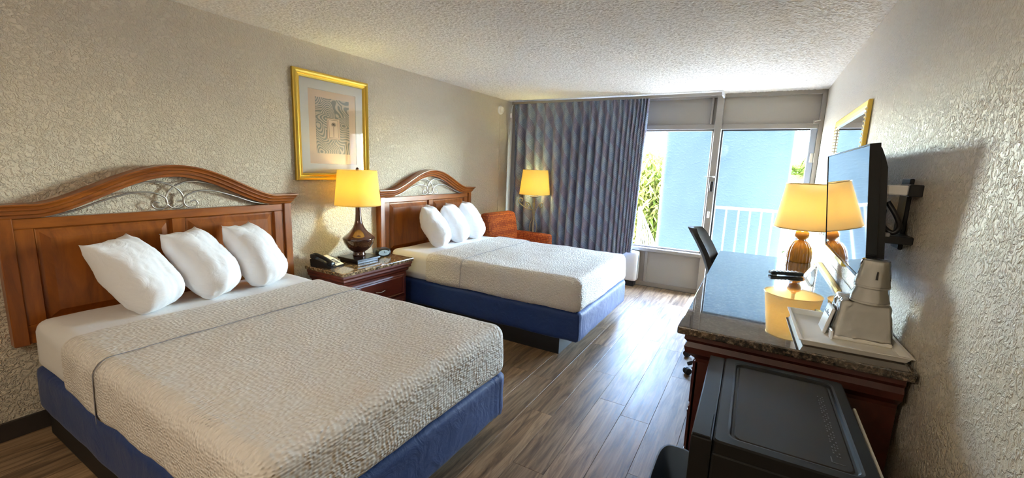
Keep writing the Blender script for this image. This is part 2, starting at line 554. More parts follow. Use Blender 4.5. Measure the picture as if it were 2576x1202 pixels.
    def mesh(s, name):
        me = bpy.data.meshes.new(name)
        used = sorted({i for f in s.f for i in f})
        rm = {o: k for k, o in enumerate(used)}
        me.from_pydata([s.v[i] for i in used], [], [tuple(rm[i] for i in f) for f in s.f])
        if s.uv:
            ul = me.uv_layers.new(name='uv')
            for lp in me.loops:
                ul.data[lp.index].uv = s.uv[used[lp.vertex_index]]
        me.update()
        return me
    def build(s, name, mat, parent=None, smooth=False, loc=None, angle=None):
        me = s.mesh(name)
        me.materials.append(M[mat])
        if smooth:
            me.polygons.foreach_set('use_smooth', [True] * len(me.polygons))
            if angle:
                me.set_sharp_from_angle(angle=math.radians(angle))
        o = bpy.data.objects.new(name, me)
        COL.objects.link(o)
        if parent is not None:
            o.parent = parent
        if loc is not None:
            o.location = loc
        return o
def tag(o, label, cat, group=None):
    o['label'] = label
    o['category'] = cat
    if group:
        o['group'] = group
    return o
def thing(name, label, cat, loc=(0, 0, 0), rot=(0, 0, 0), group=None):
    o = bpy.data.objects.new(name, None)
    o.empty_display_size = 0.1
    COL.objects.link(o)
    o.location = loc
    o.rotation_euler = rot
    return tag(o, label, cat, group)
def struct(o):
    o['kind'] = 'structure'
    return o
def lamp_light(name, parent, loc, energy, col, r=0.035):
    l = bpy.data.lights.new(name, 'POINT')
    l.energy = energy
    l.color = col
    l.shadow_soft_size = r
    o = bpy.data.objects.new(name, l)
    COL.objects.link(o)
    o.parent = parent
    o.location = loc
    return o
rnd = random.Random(7)
H, RW, DB, YR = 2.44, 3.78, 5.69, -2.6

# ------------------------------------------------------------------ room shell
floor = struct(MB().box(-0.15, RW + 0.15, YR - 0.15, DB + 0.12, -0.12, -0.006).build('floor', 'black_plinth'))
PWID, PLEN = 0.178, 1.22
cache = {}
ix = 0
x = 0.0
while x < RW - 1e-6:
    w = min(PWID, RW - x)
    y = -0.9 - rnd.random() * PLEN
    while y < DB - 1e-6:
        y0, y1 = max(y, -0.9), min(y + PLEN, DB)
        if y1 - y0 > 0.03:
            L = round(y1 - y0, 4)
            k = (round(w, 4), L)
            if k not in cache:
                g, bv = 0.0008, 0.0007
                mb = MB()
                hw, hl = w / 2 - g, L / 2 - g
                mb.v = [(-hw, -hl, -0.006), (hw, -hl, -0.006), (hw, hl, -0.006), (-hw, hl, -0.006), (-hw, -hl, -bv), (hw, -hl, -bv), (hw, hl, -bv), (-hw, hl, -bv),
                        (-hw + bv, -hl + bv, 0), (hw - bv, -hl + bv, 0), (hw - bv, hl - bv, 0), (-hw + bv, hl - bv, 0)]
                mb.f = [(8, 9, 10, 11)] + [(a, (a + 1) % 4, (a + 1) % 4 + 4, a + 4) for a in range(4)] + [(a + 4, (a + 1) % 4 + 4, (a + 1) % 4 + 8, a + 8) for a in range(4)]
                me = mb.mesh('plank'); me.materials.append(M['vinyl_plank'])
                cache[k] = me
            o = bpy.data.objects.new('plank', cache[k])
            COL.objects.link(o)
            o.parent = floor
            o.location = (x + w / 2, (y0 + y1) / 2, 0)
        y += PLEN
    x += PWID
    ix += 1
MB().box(0, RW, YR, -0.9, -0.006, 0.0).build('floor_mat', 'vinyl_plank', floor)
clg = struct(MB().box(-0.15, RW + 0.15, YR - 0.15, DB + 0.35, H, H + 0.15).build('ceiling', 'ceiling_popcorn'))
pr_ = random.Random(5)
CS = 0.0115
cnx, cny, cy0 = int(RW / CS), int((DB - 0.4) / CS), 0.4
pcm = bpy.data.meshes.new('popcorn_texture')
pv = []
for j in range(cny + 1):
    for i in range(cnx + 1):
        q = pr_.random()
        hgt = 0.0052 * q if q > 0.58 else 0.0012 * q
        pv.append((RW * i / cnx + pr_.uniform(-0.3, 0.3) * CS * (0 < i < cnx), cy0 + (DB - cy0) * j / cny + pr_.uniform(-0.3, 0.3) * CS * (0 < j < cny), H - 0.001 - hgt))
pf_ = []
for j in range(cny):
    for i in range(cnx):
        a = j * (cnx + 1) + i
        pf_.append((a, a + cnx + 1, a + cnx + 2, a + 1))
pcm.from_pydata(pv, [], pf_)
pcm.materials.append(M['ceiling_popcorn'])
pco = bpy.data.objects.new('popcorn_texture', pcm); COL.objects.link(pco); pco.parent = clg; pco['kind'] = 'stuff'
struct(MB().box(-0.15, 0, YR - 0.15, DB + 0.35, -0.006, H).build('wall_left', 'wall_paint'))
struct(MB().box(RW, RW + 0.15, YR - 0.15, DB + 0.35, -0.006, H).build('wall_right', 'wall_paint'))
struct(MB().box(0, RW, YR - 0.15, YR, -0.006, H).build('wall_rear', 'wall_paint'))
struct(MB().box(0, 0.014, YR, DB, 0, 0.10, 0.003).build('baseboard_left', 'baseboard_dark'))
struct(MB().box(RW - 0.014, RW, YR, DB, 0, 0.10, 0.003).build('baseboard_right', 'baseboard_dark'))

# window wall
wb = struct(MB().box(0, RW, DB + 0.05, DB + 0.09, 2.09, 2.40).build('wall_back', 'panel_paint'))
MB().box(0, 2.725, DB + 0.04, DB + 0.08, 0, 0.475).build('lower_panel', 'panel_paint', wb)
MB().box(0, 1.0, DB + 0.02, DB + 0.12, 0.52, 2.09).build('solid_panel', 'panel_paint', wb)
def bar(name, x0, x1, y0, y1, z0, z1, mat='trim_paint', bev=0.004):
    return struct(MB().box(x0, x1, y0, y1, z0, z1, bev).build(name, mat))
bar('trim_1', 0, RW, DB, DB + 0.10, 2.395, H)
bar('trim_2', 0, 2.725, DB, DB + 0.10, 2.035, 2.09)
bar('trim_3', 2.725, 2.80, DB - 0.03, DB + 0.11, 0, H - 0.02)
bar('trim_4', 2.80, RW, DB, DB + 0.10, 2.035, 2.09)
bar('trim_5', 3.735, RW, DB - 0.01, DB + 0.11, 0, 2.40)
bar('trim_6', 0, 2.725, DB - 0.035, DB + 0.10, 0.475, 0.52)
bar('trim_7', 1.955, 1.985, DB + 0.005, DB + 0.05, 0.06, 0.475)
bar('trim_8', 2.665, 2.69, DB - 0.0, DB + 0.05, 2.09, 2.395)
bar('trim_9', 2.05, 2.085, DB + 0.005, DB + 0.05, 0.06, 0.475)
struct(MB().box(0, 2.725, DB + 0.015, DB + 0.05, 0, 0.055, 0.004).build('baseboard_back', 'baseboard_tan'))
win = bpy.data.objects.new('window_1', None); COL.objects.link(win); struct(win)
MB().box(1.0, 2.725, DB + 0.045, DB + 0.051, 0.52, 2.035).build('pane', 'window_glass', win)
fr = MB().box(1.0, 2.725, DB + 0.03, DB + 0.07, 0.52, 0.542, 0.003).box(1.0, 2.725, DB + 0.03, DB + 0.07, 2.015, 2.035, 0.003).box(2.70, 2.725, DB + 0.03, DB + 0.07, 0.52, 2.035, 0.003)
fr.build('window_frame', 'trim_paint', win)

dr = bpy.data.objects.new('door_1', None); COL.objects.link(dr); struct(dr)
MB().box(2.803, 2.822, DB + 0.02, DB + 0.06, 0.01, 2.03, 0.003).build('stile', 'black_plastic', dr)
MB().box(3.675, 3.735, DB + 0.0, DB + 0.06, 0.01, 2.03, 0.004).build('stile', 'door_paint', dr)
MB().box(2.822, 3.675, DB + 0.02, DB + 0.06, 2.015, 2.03, 0.003).build('top_rail', 'black_plastic', dr)
MB().box(2.822, 3.675, DB + 0.02, DB + 0.06, 0.01, 0.14, 0.004).build('bottom_rail', 'door_paint', dr)
MB().box(2.822, 3.675, DB + 0.037, DB + 0.043, 0.14, 2.015).build('pane', 'window_glass', dr)
for hz in (0.35, 1.02, 1.72):
    hg = MB().box(3.70, 3.745, DB - 0.006, DB + 0.0, hz - 0.05, hz + 0.05, 0.002)
    hg.tube([(3.735, DB - 0.008, hz - 0.05), (3.735, DB - 0.008, hz + 0.05)], 0.006)
    hg.build('hinge', 'pewter', dr)
lk = MB().box(2.745, 2.785, DB - 0.05, DB - 0.03, 1.30, 1.42, 0.004).build('lock_case', 'black_plastic', dr)
MB().tube([(2.775, DB - 0.05, 1.475), (2.775, DB - 0.075, 1.475), (2.68, DB - 0.075, 1.475)], 0.006).build('lever', 'chrome', lk)
MB().lathe([(0.016, 0), (0.016, 0.01), (0.008, 0.014)], 0, 0, 16).build('rose', 'chrome', lk, True, (2.775, DB - 0.03, 1.475)).rotation_euler = (math.radians(90), 0, 0)
MB().box(2.752, 2.778, DB - 0.045, DB - 0.03, 0.98, 1.06, 0.004).build('door_pull', 'white_plastic', dr)
cl = thing('door_closer_bracket', 'small metal bracket at the top hinge corner of the glass door', 'bracket', (3.715, DB - 0.02, 2.10))
MB().box(-0.03, 0.03, -0.012, 0.0, -0.02, 0.02, 0.003).build('plate', 'trim_paint', cl)
MB().tube([(-0.01, -0.012, 0), (-0.02, -0.045, 0.0), (0.03, -0.06, 0.01)], 0.006).build('arm', 'pewter', cl)

# unseen fill lamp behind the camera, added to brighten the room
t = thing('added_fill_lamp', 'added unseen fill lamp behind the camera, shaped as a round white dome', 'fill lamp', (2.3, -1.1, H))
MB().lathe([(0.20, 0.0), (0.20, -0.02), (0.185, -0.03)], 0, 0, 32).build('pan', 'white_paint', t, True, angle=40)
MB().shell([(0.18, -0.03), (0.17, -0.06), (0.12, -0.085), (0.05, -0.095), (0.005, -0.097)], 0, 0, 32).build('diffuser', 'fill_lamp_glass', t, True)
el = bpy.data.lights.new('fill_light', 'POINT'); el.energy = FILL_ENERGY; el.color = (1.0, 0.89, 0.74); el.shadow_soft_size = 0.17
eo = bpy.data.objects.new('fill_light', el); COL.objects.link(eo); eo.parent = t; eo.location = (0, 0, -0.30)

# ------------------------------------------------------------------ headboards
def arch(y):
    a = abs(y)
    if a >= 0.62:
        return 1.235
    return 1.235 + 0.208 * (0.5 + 0.5 * math.cos(math.pi * a / 0.62)) ** 0.74
def headboard(yc, label):
    t = thing('headboard', label, 'headboard', (0.0, yc, 0.0), group='cherry headboards on the left wall')
    # cornice swept along the arch
    prof = [(0.0, 0.0), (0.108, 0.0), (0.108, 0.008), (0.098, 0.014), (0.092, 0.024), (0.094, 0.030), (0.082, 0.036), (0.078, 0.046), (0.080, 0.052), (0.066, 0.060), (0.062, 0.074), (0.0, 0.074)]
    n = 97
    ys = [-0.805 + 1.61 * i / (n - 1) for i in range(n)]
    mb = MB()
    pts = []
    for i, y in enumerate(ys):
        e = 1e-3
        sl = (arch(y + e) - arch(y - e)) / (2 * e)
        L = math.hypot(1, sl)
        end = max(0.0, (abs(y) - 0.74) / 0.065)
        for (px, pt) in prof:
            yy = y + sl / L * pt
            # the ends flare like a crown moulding
            if end > 0:
                yy -= math.copysign(1, y) * end * pt * 0.55
            pts.append((px, yy, arch(y) - pt / L if abs(sl) > 1e-6 else arch(y) - pt))
    k = len(prof)
    mb.v = pts
    for i in range(n - 1):
        for j in range(k):
            jj = (j + 1) % k
            mb.f.append((i * k + j, i * k + jj, (i + 1) * k + jj, (i + 1) * k + j))
    mb.f.append(tuple(range(k))); mb.f.append(tuple((n - 1) * k + j for j in range(k))[::-1])
    mb.build('cornice', 'cherry_h', t, True, angle=35)
    for s in (-1, 1):
        a, bb = sorted((s * 0.705, s * 0.762))
        MB().box(0.0, 0.068, a, bb, 0.50, 1.164, 0.004).build('post', 'cherry', t)
        # infill between cornice underside and post top at the shoulders
        a, bb = sorted((s * 0.59, s * 0.705))
        mbx = MB()
    MB().box(0.0, 0.030, -0.705, 0.705, 0.50, 1.12).build('back_board', 'cherry', t)
    MB().box(0.0, 0.052, -0.705, 0.705, 1.105, 1.158, 0.003).build('top_rail', 'cherry_h', t)
    MB().box(0.0, 0.052, -0.705, 0.705, 0.50, 0.60, 0.003).build('bottom_rail', 'cherry_h', t)
    for a, bb in ((-0.705, -0.632), (-0.035, 0.040), (0.632, 0.705)):
        MB().box(0.0, 0.052, a, bb, 0.60, 1.105, 0.003).build('stile', 'cherry', t)
    for a, bb in ((-0.632, -0.035), (0.040, 0.632)):
        p = MB()
        i1, i2 = 0.008, 0.055
        rings = [(a, bb, 0.60, 1.105, 0.052), (a + i1, bb - i1, 0.608, 1.097, 0.034), (a + i1 + 0.012, bb - i1 - 0.012, 0.62, 1.085, 0.034), (a + i2, bb - i2, 0.655, 1.05, 0.050)]
        for (y0, y1, z0, z1, xx) in rings:
            p.v += [(xx, y0, z0), (xx, y1, z0), (xx, y1, z1), (xx, y0, z1)]
        for r_ in range(3):
            for q in range(4):
                p.f.append((r_ * 4 + q, r_ * 4 + (q + 1) % 4, r_ * 4 + 4 + (q + 1) % 4, r_ * 4 + 4 + q))
        p.f.append((12, 13, 14, 15))
        p.build('raised_panel', 'cherry', t)
    A = [(-0.60, 1.160), (-0.50, 1.192), (-0.36, 1.262), (-0.22, 1.318), (-0.10, 1.338), (-0.03, 1.322), (0.02, 1.288), (0.046, 1.240), (0.040, 1.192), (0.012, 1.170), (-0.014, 1.180)]
    Cc = [(-0.60, 1.160), (-0.48, 1.184), (-0.34, 1.238), (-0.22, 1.272), (-0.13, 1.274), (-0.065, 1.248), (-0.045, 1.208), (-0.062, 1.176), (-0.10, 1.170), (-0.124, 1.192), (-0.110, 1.214), (-0.084, 1.208)]
    for s in (1, -1):
        MB().tube([(0.035, s * y, z) for y, z in A], 0.0058, 8, 7).build('scroll', 'pewter', t, True)
        MB().tube([(0.042, s * y, z) for y, z in Cc], 0.0058, 8, 7, 0.75).build('scroll', 'pewter', t, True)
    return t
headboard(1.285, 'arched cherry headboard with steel scrolls at the bed closest to the camera')
headboard(3.735, 'arched cherry headboard with steel scrolls at the bed nearer the curtain')

# ------------------------------------------------------------------ beds
def nz(p, s, seed=0.0):
    return mnoise.noise(Vector((p[0] * s + seed, p[1] * s + seed * 1.7, p[2] * s)))
def bed(yc, lab_bed, lab_cover, seed):
    t = thing('bed', lab_bed, 'bed', (0.0, yc, 0.0), group='double beds')
    MB().box(0.10, 1.985, -0.655, 0.655, 0.0, 0.135).build('pedestal', 'black_plinth', t)
    def wob(p, n):
        # elasticated cover gathers at the foot corners
        k = max(0.0, 1 - (abs(abs(p.y) - 0.60)) / 0.10) * max(0, min(1, (p.x - 2.05) / 0.08))
        f = math.sin(p.z * 6 + p.y * 160) * 0.006 * k + nz(p, 6, seed) * 0.006
        return p + n * f
    MB().rbox(0.05, 2.155, -0.675, 0.675, 0.13, 0.382, 0.035, (50, 60, 10), wob).build('box_spring', 'blue_cover', t, True)
    def mw(p, n):
        return p + n * (nz(p, 2.2, seed) * 0.010 + nz(p, 7, seed + 3) * 0.004)
    MB().rbox(0.09, 2.14, -0.672, 0.672, 0.376, 0.647, 0.065, (40, 34, 12), mw).build('mattress', 'sheet_white', t, True)
    off = 0.009
    def cw(o_):
        def f(p, n):
            q = p + n * (nz(p, 2.2, seed) * 0.010 + nz(p, 7, seed + 3) * 0.004 + nz(p, 14, seed + 9) * 0.0022)
            hang = max(0, min(1, (0.60 - p.z) / 0.2))
            if n.z < 0.5:
                q += Vector((n.x, n.y, 0)) * (hang * (0.006 + 0.007 * nz((p.x * 3, p.y * 3, p.z * 0.7), 3.0, seed + 5)))
            return q
        return f
    c = MB().rbox(0.09 - off, 2.14 + off, -0.672 - off, 0.672 + off, 0.366, 0.647 + off, 0.068, (120, 90, 26), cw(0), keep=lambda q: q[0] > 0.56 and q[2] > 0.381 + 0.008 * math.sin(q[0] * 9 + q[1] * 7 + seed))
    co = c.build('bedspread', 'coverlet', None, True, (0, yc, 0))
    tag(co, lab_cover, 'bedspread', 'textured off-white bedspreads')
    o2 = off + 0.007
    fb = MB().rbox(0.09 - o2, 2.14 + o2, -0.672 - o2, 0.672 + o2, 0.366, 0.647 + o2, 0.070, (120, 60, 26), cw(0), keep=lambda q: 0.585 < q[0] < 1.0 and q[2] > 0.386)
    fb.build('turned_band', 'coverlet', co, True)
    # stitched hem at the edge of the turned band
    path = []
    def rp(y, z):
        hx, r_ = 0.672 + o2, 0.09
        p = Vector((0.99, y, z))
        return p
    o3 = o2 + 0.001
    yy, zt, r_ = 0.672 + o3, 0.647 + o3, 0.07
    prof = [(-yy, 0.39), (-yy, 0.45), (-yy, zt - r_)] + [(-(yy - r_) - r_ * math.cos(a), zt - r_ + r_ * math.sin(a)) for a in (0.3, 0.7, 1.1, 1.45)]
    prof += [(-0.5 + i * 0.05, zt) for i in range(21)]
    prof += [(-q[0], q[1]) for q in reversed(prof[:7])]
    for y, z in prof:
        nn = Vector((0, 0, 1)) if abs(y) < yy - r_ else Vector((0, math.copysign(1, y), 0)) if z < zt - r_ else Vector((0, y - math.copysign(yy - r_, y), z - zt + r_)).normalized()
        p = Vector((0.997 - 0.05 * max(0, (0.6 - z)) + 0.006 * math.sin(y * 5), y, z))
        path.append(cw(0)(p, nn) if True else p)
    MB().tube(path, 0.0013, 6, 3).build('hem_stitch', 'seam_grey', co, True)
    return t
bed(1.255, 'low double bed with blue box spring cover closest to the camera', 'textured off-white bedspread on the bed closest to the camera', 1.3)
bed(3.735, 'low double bed with blue box spring cover nearer the curtain', 'textured off-white bedspread on the bed nearer the curtain', 8.1)

# pillows: plump, standing on the short end and leaning on the headboards
def pillow_mesh(seed, name):
    mb = MB()
    nu, nv = 34, 42
    hw, hl, th = 0.152, 0.246, 0.128
    def pt(u, v, s):
        a, bb = abs(u), abs(v)
        f = (1 - a ** 3.0) ** 0.55 * (1 - bb ** 2.7) ** 0.58 if a < 1 and bb < 1 else 0
        # sides draw in between the corners
        x = u * hw * (1.0 - 0.05 * (1 - bb ** 2) * a ** 3)
        y = v * hl * (1.0 - 0.10 * (1 - a ** 2) * bb ** 3)
        rc = 1 - (0.17 if v < 0 else 0.0) * (max(0.0, a + bb - 1.2) / 0.8) ** 1.4
        x, y = x * rc, y * rc
        q = Vector((x * 7, y * 7, s * 2 + seed))
        w = 1 + 0.14 * mnoise.noise(q)
        cr_ = 0.010 * mnoise.noise(Vector((x * 26 + seed, y * 9, s * 5.0 + seed))) * (0.3 + bb) + 0.005 * mnoise.noise(Vector((x * 45, y * 40 + seed, s * 9)))
        z = s * (th * f * w + (cr_ * min(1, f * 2) if f > 0 else 0))
        # the filling slumps towards the lower end
        z *= 1.0 + 0.12 * (-v)
        e = 0.008 * mnoise.noise(Vector((u * 3 + seed, v * 3, 5.0)))
        return (x + e, y + e, z)
    for s in (1, -1):
        g = [pt(-1 + 2 * i / (nu - 1), -1 + 2 * j / (nv - 1), s) for j in range(nv) for i in range(nu)]
        o = len(mb.v)
        mb.quad_grid(g, nu, nv)
        if s < 0:
            for k in range(len(mb.f) // 2, len(mb.f)):
                mb.f[k] = mb.f[k][::-1]
    bm = bmesh.new()
    me = mb.mesh(name)
    bm.from_mesh(me)
    bmesh.ops.remove_doubles(bm, verts=bm.verts[:], dist=0.0006)
    bm.to_mesh(me); bm.free()
    me.polygons.foreach_set('use_smooth', [True] * len(me.polygons))
    me.materials.append(M['pillow_white'])
    return me
def pillow(x, y, z, lean, yaw, roll, seed, label):
    o = bpy.data.objects.new('pillow', pillow_mesh(seed, 'pillow'))
    COL.objects.link(o)
    l = Vector((-math.sin(lean) * math.cos(yaw), -math.sin(lean) * math.sin(yaw), math.cos(lean)))   # long axis, bottom to top
    w = Vector((-math.sin(yaw), math.cos(yaw), 0.0))
    n = w.cross(l)
    w2 = w * math.cos(roll) + l * math.sin(roll); l2 = l * math.cos(roll) - w * math.sin(roll)
    mtx = Matrix(((w2.x, l2.x, n.x, 0), (w2.y, l2.y, n.y, 0), (w2.z, l2.z, n.z, 0), (0, 0, 0, 1)))
    mtx.translation = Vector((x, y, z))
    o.matrix_world = mtx
    tag(o, label, 'pillow', 'white bed pillows')
R = math.radians
pillow(0.350, 0.955, 0.848, R(36), R(34), R(3), 1.0, 'white pillow furthest from the nightstand on the bed closest to the camera')
pillow(0.340, 1.285, 0.852, R(34), R(34), R(0), 4.0, 'white middle pillow on the bed closest to the camera')
pillow(0.340, 1.605, 0.854, R(32), R(34), R(-3), 9.0, 'white pillow closest to the nightstand on the bed closest to the camera')
pillow(0.345, 3.460, 0.858, R(28), R(34), R(0), 13.0, 'white pillow closest to the nightstand on the bed nearer the curtain')
pillow(0.345, 3.795, 0.858, R(28), R(34), R(0), 17.0, 'white middle pillow on the bed nearer the curtain')
pillow(0.345, 4.110, 0.860, R(27), R(34), R(0), 21.0, 'white pillow closest to the orange armchair on the bed nearer the curtain')

# ------------------------------------------------------------------ nightstand and what stands on it
NZ = 0.625
t = thing('nightstand', 'cherry nightstand with speckled granite top between the two beds', 'nightstand', (0.0, 2.57, 0.0))
MB().box(0.02, 0.505, -0.400, 0.398, NZ - 0.03, NZ, 0.006, 2).build('granite_top', 'granite_tan', t)
MB().box(0.03, 0.45, -0.345, 0.345, 0.03, NZ - 0.12).build('body', 'mahogany_red', t)
MB().box(0.05, 0.43, -0.33, 0.33, 0.0, 0.03).build('plinth', 'mahogany_dark', t)
pr = [(0.0, 0.0), (0.04, 0.0), (0.042, -0.02), (0.034, -0.035), (0.036, -0.05), (0.02, -0.065), (0.018, -0.08), (0.008, -0.092), (0.0, -0.092)]
cr_ = MB()
zt = NZ - 0.03
rings = []
for e, dz in pr[1:-1]:
    rings.append((0.03, 0.45 + e, -0.345 - e, 0.345 + e, zt + dz))
for (x0, x1, y0, y1, z) in rings:
    cr_.v += [(x0, y0, z), (x1, y0, z), (x1, y1, z), (x0, y1, z)]
for k in range(len(rings) - 1):
    for q in range(4):
        cr_.f.append((k * 4 + q, k * 4 + 4 + q, k * 4 + 4 + (q + 1) % 4, k * 4 + (q + 1) % 4))
cr_.f.append((0, 1, 2, 3)); nn = len(cr_.v); cr_.f.append((nn - 1, nn - 2, nn - 3, nn - 4))
cr_.build('crown_moulding', 'mahogany_red', t)
for z0, z1 in ((0.285, 0.485), (0.05, 0.265)):
    d = MB()
    rg = [(-0.315, 0.315, z0, z1, 0.452), (-0.315, 0.315, z0, z1, 0.464), (-0.303, 0.303, z0 + 0.012, z1 - 0.012, 0.470), (-0.295, 0.295, z0 + 0.02, z1 - 0.02, 0.462), (-0.28, 0.28, z0 + 0.03, z1 - 0.03, 0.466)]
    for (y0, y1, a, bb, xx) in rg:
        d.v += [(xx, y0, a), (xx, y1, a), (xx, y1, bb), (xx, y0, bb)]
    for k in range(4):
        for q in range(4):
            d.f.append((k * 4 + q, k * 4 + (q + 1) % 4, k * 4 + 4 + (q + 1) % 4, k * 4 + 4 + q))
    d.f.append((16, 17, 18, 19))
    dd = d.build('drawer', 'mahogany_red', t)
    zc = (z0 + z1) / 2
    hdl = MB().tube([(0.466, -0.05, zc), (0.49, -0.045, zc), (0.496, 0.0, zc - 0.006), (0.49, 0.045, zc), (0.466, 0.05, zc)], 0.005, 8, 5)
    hdl.build('handle', 'chrome', dd, True)

def shade(t, prof, mat, name='lamp_shade', z0=0.0):
    s = MB().shell(prof, 0, 0, 56)
    o = s.build(name, mat, t, True)
    md = o.modifiers.new('thickness', 'SOLIDIFY'); md.thickness = 0.002
    return o
t = thing('table_lamp', 'lit table lamp with brown glazed vase body on the nightstand', 'lamp', (0.215, 2.575, NZ))
MB().box(-0.115, 0.115, -0.115, 0.115, 0.0, 0.022, 0.003).box(-0.13, 0.13, -0.13, 0.13, 0.022, 0.042, 0.004).build('plinth', 'dark_wood', t)
body = [(0.052, 0.042), (0.056, 0.052), (0.056, 0.064), (0.050, 0.072), (0.052, 0.086), (0.075, 0.100), (0.104, 0.128), (0.124, 0.160), (0.135, 0.196), (0.138, 0.206), (0.134, 0.214), (0.108, 0.236), (0.078, 0.264), (0.054, 0.296), (0.038, 0.330), (0.029, 0.370), (0.025, 0.420), (0.0235, 0.475), (0.024, 0.490)]
MB().lathe(body, 0, 0, 48).build('lamp_body', 'bronze_glaze', t, True, angle=50)
MB().lathe([(0.020, 0.490), (0.020, 0.497), (0.012, 0.499), (0.012, 0.56), (0.016, 0.565), (0.016, 0.60)], 0, 0, 20).build('socket', 'chrome', t, True, angle=40)
shade(t, [(0.195, 0.500), (0.193, 0.515), (0.166, 0.795), (0.165, 0.805)], 'shade_yellow')
sp = MB()
for a in (0.3, 2.39, 4.49):
    sp.tube([(0.0, 0.0, 0.79), (0.165 * math.cos(a), 0.165 * math.sin(a), 0.797)], 0.002, 6)
hp = sp.tube([(0.0, -0.018, 0.565), (0.0, -0.055, 0.62), (0.0, -0.055, 0.72), (0.0, 0, 0.79), (0.0, 0.055, 0.72), (0.0, 0.055, 0.62), (0.0, 0.018, 0.565)], 0.002, 6, 5).build('harp', 'pewter', t)
MB().lathe([(0.004, 0.79), (0.010, 0.798), (0.014, 0.812), (0.010, 0.824), (0.003, 0.829)], 0, 0, 16).build('finial', 'bronze_glaze', t, True)
MB().lathe([(0.012, 0.60), (0.018, 0.62), (0.029, 0.655), (0.026, 0.682), (0.010, 0.698)], 0, 0, 16).build('bulb', 'bulb_glow', t, True)
lamp_light('bulb_light', t, (0.0, 0.0, 0.665), 42.0, (1.0, 0.90, 0.36), 0.03)

# phone
t = thing('telephone', 'black desk telephone with cream keypad label on the nightstand', 'telephone', (0.17, 2.265, NZ), (0, 0, R(12)))
MB().prism([(-0.095, 0.0), (0.11, 0.0), (0.115, 0.012), (0.02, 0.050), (-0.075, 0.075), (-0.10, 0.06)], 1, -0.07, 0.085).build('phone_body', 'black_plastic', t)
MB().prism([(0.113, 0.0145), (0.022, 0.0515), (-0.06, 0.0735), (-0.06, 0.0755), (0.022, 0.0535), (0.113, 0.0165)], 1, -0.005, 0.082).build('faceplate', 'paper_cream', t)
hs = MB().tube([(0.10, -0.042, 0.030), (0.085, -0.042, 0.050), (0.02, -0.042, 0.078), (-0.06, -0.042, 0.098), (-0.085, -0.042, 0.088)], 0.016, 10, 5)
hs.box(0.06, 0.115, -0.065, -0.018, 0.022, 0.052, 0.008, 2).box(-0.105, -0.05, -0.065, -0.018, 0.066, 0.104, 0.008, 2)
hs.build('handset', 'black_plastic', t, True, angle=40)
for i in range(4):
    for j in range(3):
        xx, yk = 0.085 - i * 0.017, 0.022 + j * 0.018
        zz = 0.0515 + (0.022 - xx) * (0.037 / 0.091) + 0.0015 if xx > 0.022 else 0.056
        MB().box(xx - 0.005, xx + 0.005, yk - 0.006, yk + 0.006, zz - 0.004, zz + 0.004, 0.001).build('key', 'ink', t)

# clock
t = thing('alarm_clock', 'small black oval alarm clock with pale dial on the nightstand', 'clock', (0.215, 2.845, NZ), (0, 0, R(-25)))
def ell(p, n):
    return p
MB().rbox(-0.075, 0.06, -0.075, 0.075, 0.0, 0.075, 0.034, (18, 18, 10)).build('clock_case', 'black_plastic', t, True)
fc = MB()
ring = [(0.062, 0.052 * math.cos(a), 0.038 + 0.026 * math.sin(a)) for a in [2 * math.pi * i / 28 for i in range(28)]]
fc.v = [(q[0] - 0.014, q[1], q[2]) for q in ring] + ring
fc.f = [(i, (i + 1) % 28, 28 + (i + 1) % 28, 28 + i) for i in range(28)] + [tuple(range(28, 56))]
fc.build('dial', 'clock_face', t)
MB().box(0.0622, 0.0632, -0.002, 0.002, 0.038, 0.056).box(0.0622, 0.0632, 0.0, 0.022, 0.037, 0.040).build('clock_hand', 'ink', t)

# ------------------------------------------------------------------ picture
t = thing('framed_picture', 'gold framed print of a tiny palm in a combed wave border on the left wall', 'picture', (0.0, 2.508, 1.777))
hw, hh = 0.372, 0.440
def ringframe(mb, prof, hw, hh, axis_x=True):
    """sweep prof (inset, height) round a rectangle in the y,z plane"""
    k = len(prof)
    o = len(mb.v)
    for sy, sz in ((-1, -1), (1, -1), (1, 1), (-1, 1)):
        for ins, hgt in prof:
            mb.v.append((hgt, sy * (hw - ins), sz * (hh - ins)))
    for c in range(4):
        d = (c + 1) % 4
        for j in range(k - 1):
            mb.f.append((o + c * k + j, o + d * k + j, o + d * k + j + 1, o + c * k + j + 1))
    return mb
ringframe(MB(), [(0.0, 0.002), (0.0, 0.022), (0.006, 0.030), (0.018, 0.034), (0.030, 0.028), (0.034, 0.020), (0.038, 0.020), (0.046, 0.026), (0.056, 0.020), (0.060, 0.012), (0.060, 0.002)], hw, hh).build('picture_frame', 'gold', t)
ringframe(MB(), [(0.055, 0.006), (0.055, 0.011), (0.135, 0.011), (0.138, 0.006)], hw, hh).build('mat', 'mat_board', t)
MB().box(0.001, 0.006, -hw + 0.02, hw - 0.02, -hh + 0.02, hh - 0.02).build('art_sheet', 'art_paper', t)
MB().box(0.006, 0.0072, -0.170, 0.165, -0.215, 0.245).build('wave_border', 'art_waves', t)
pc = MB().box(0.0072, 0.0082, -0.066, 0.066, -0.095, 0.085)
pc.build('window_card', 'art_paper', t)
lines = MB()
for a in (0.062, 0.046):
    h2 = 0.086 if a > 0.05 else 0.074
    for s in (-1, 1):
        lines.box(0.0082, 0.0088, s * a - 0.0012, s * a + 0.0012, -0.004 - h2, -0.004 + h2)
        lines.box(0.0082, 0.0088, -a, a, -0.004 + s * h2 - 0.0012, -0.004 + s * h2 + 0.0012)
lines.box(0.0082, 0.0088, -0.002, 0.002, -0.070, 0.025)
for k in range(11):
    a = math.pi * (k / 10.0) * 1.5 - math.pi * 0.25
    lines.tube([(0.0086, 0, 0.030), (0.0086, 0.022 * math.cos(a), 0.032 + 0.020 * math.sin(a))], 0.0016, 5)
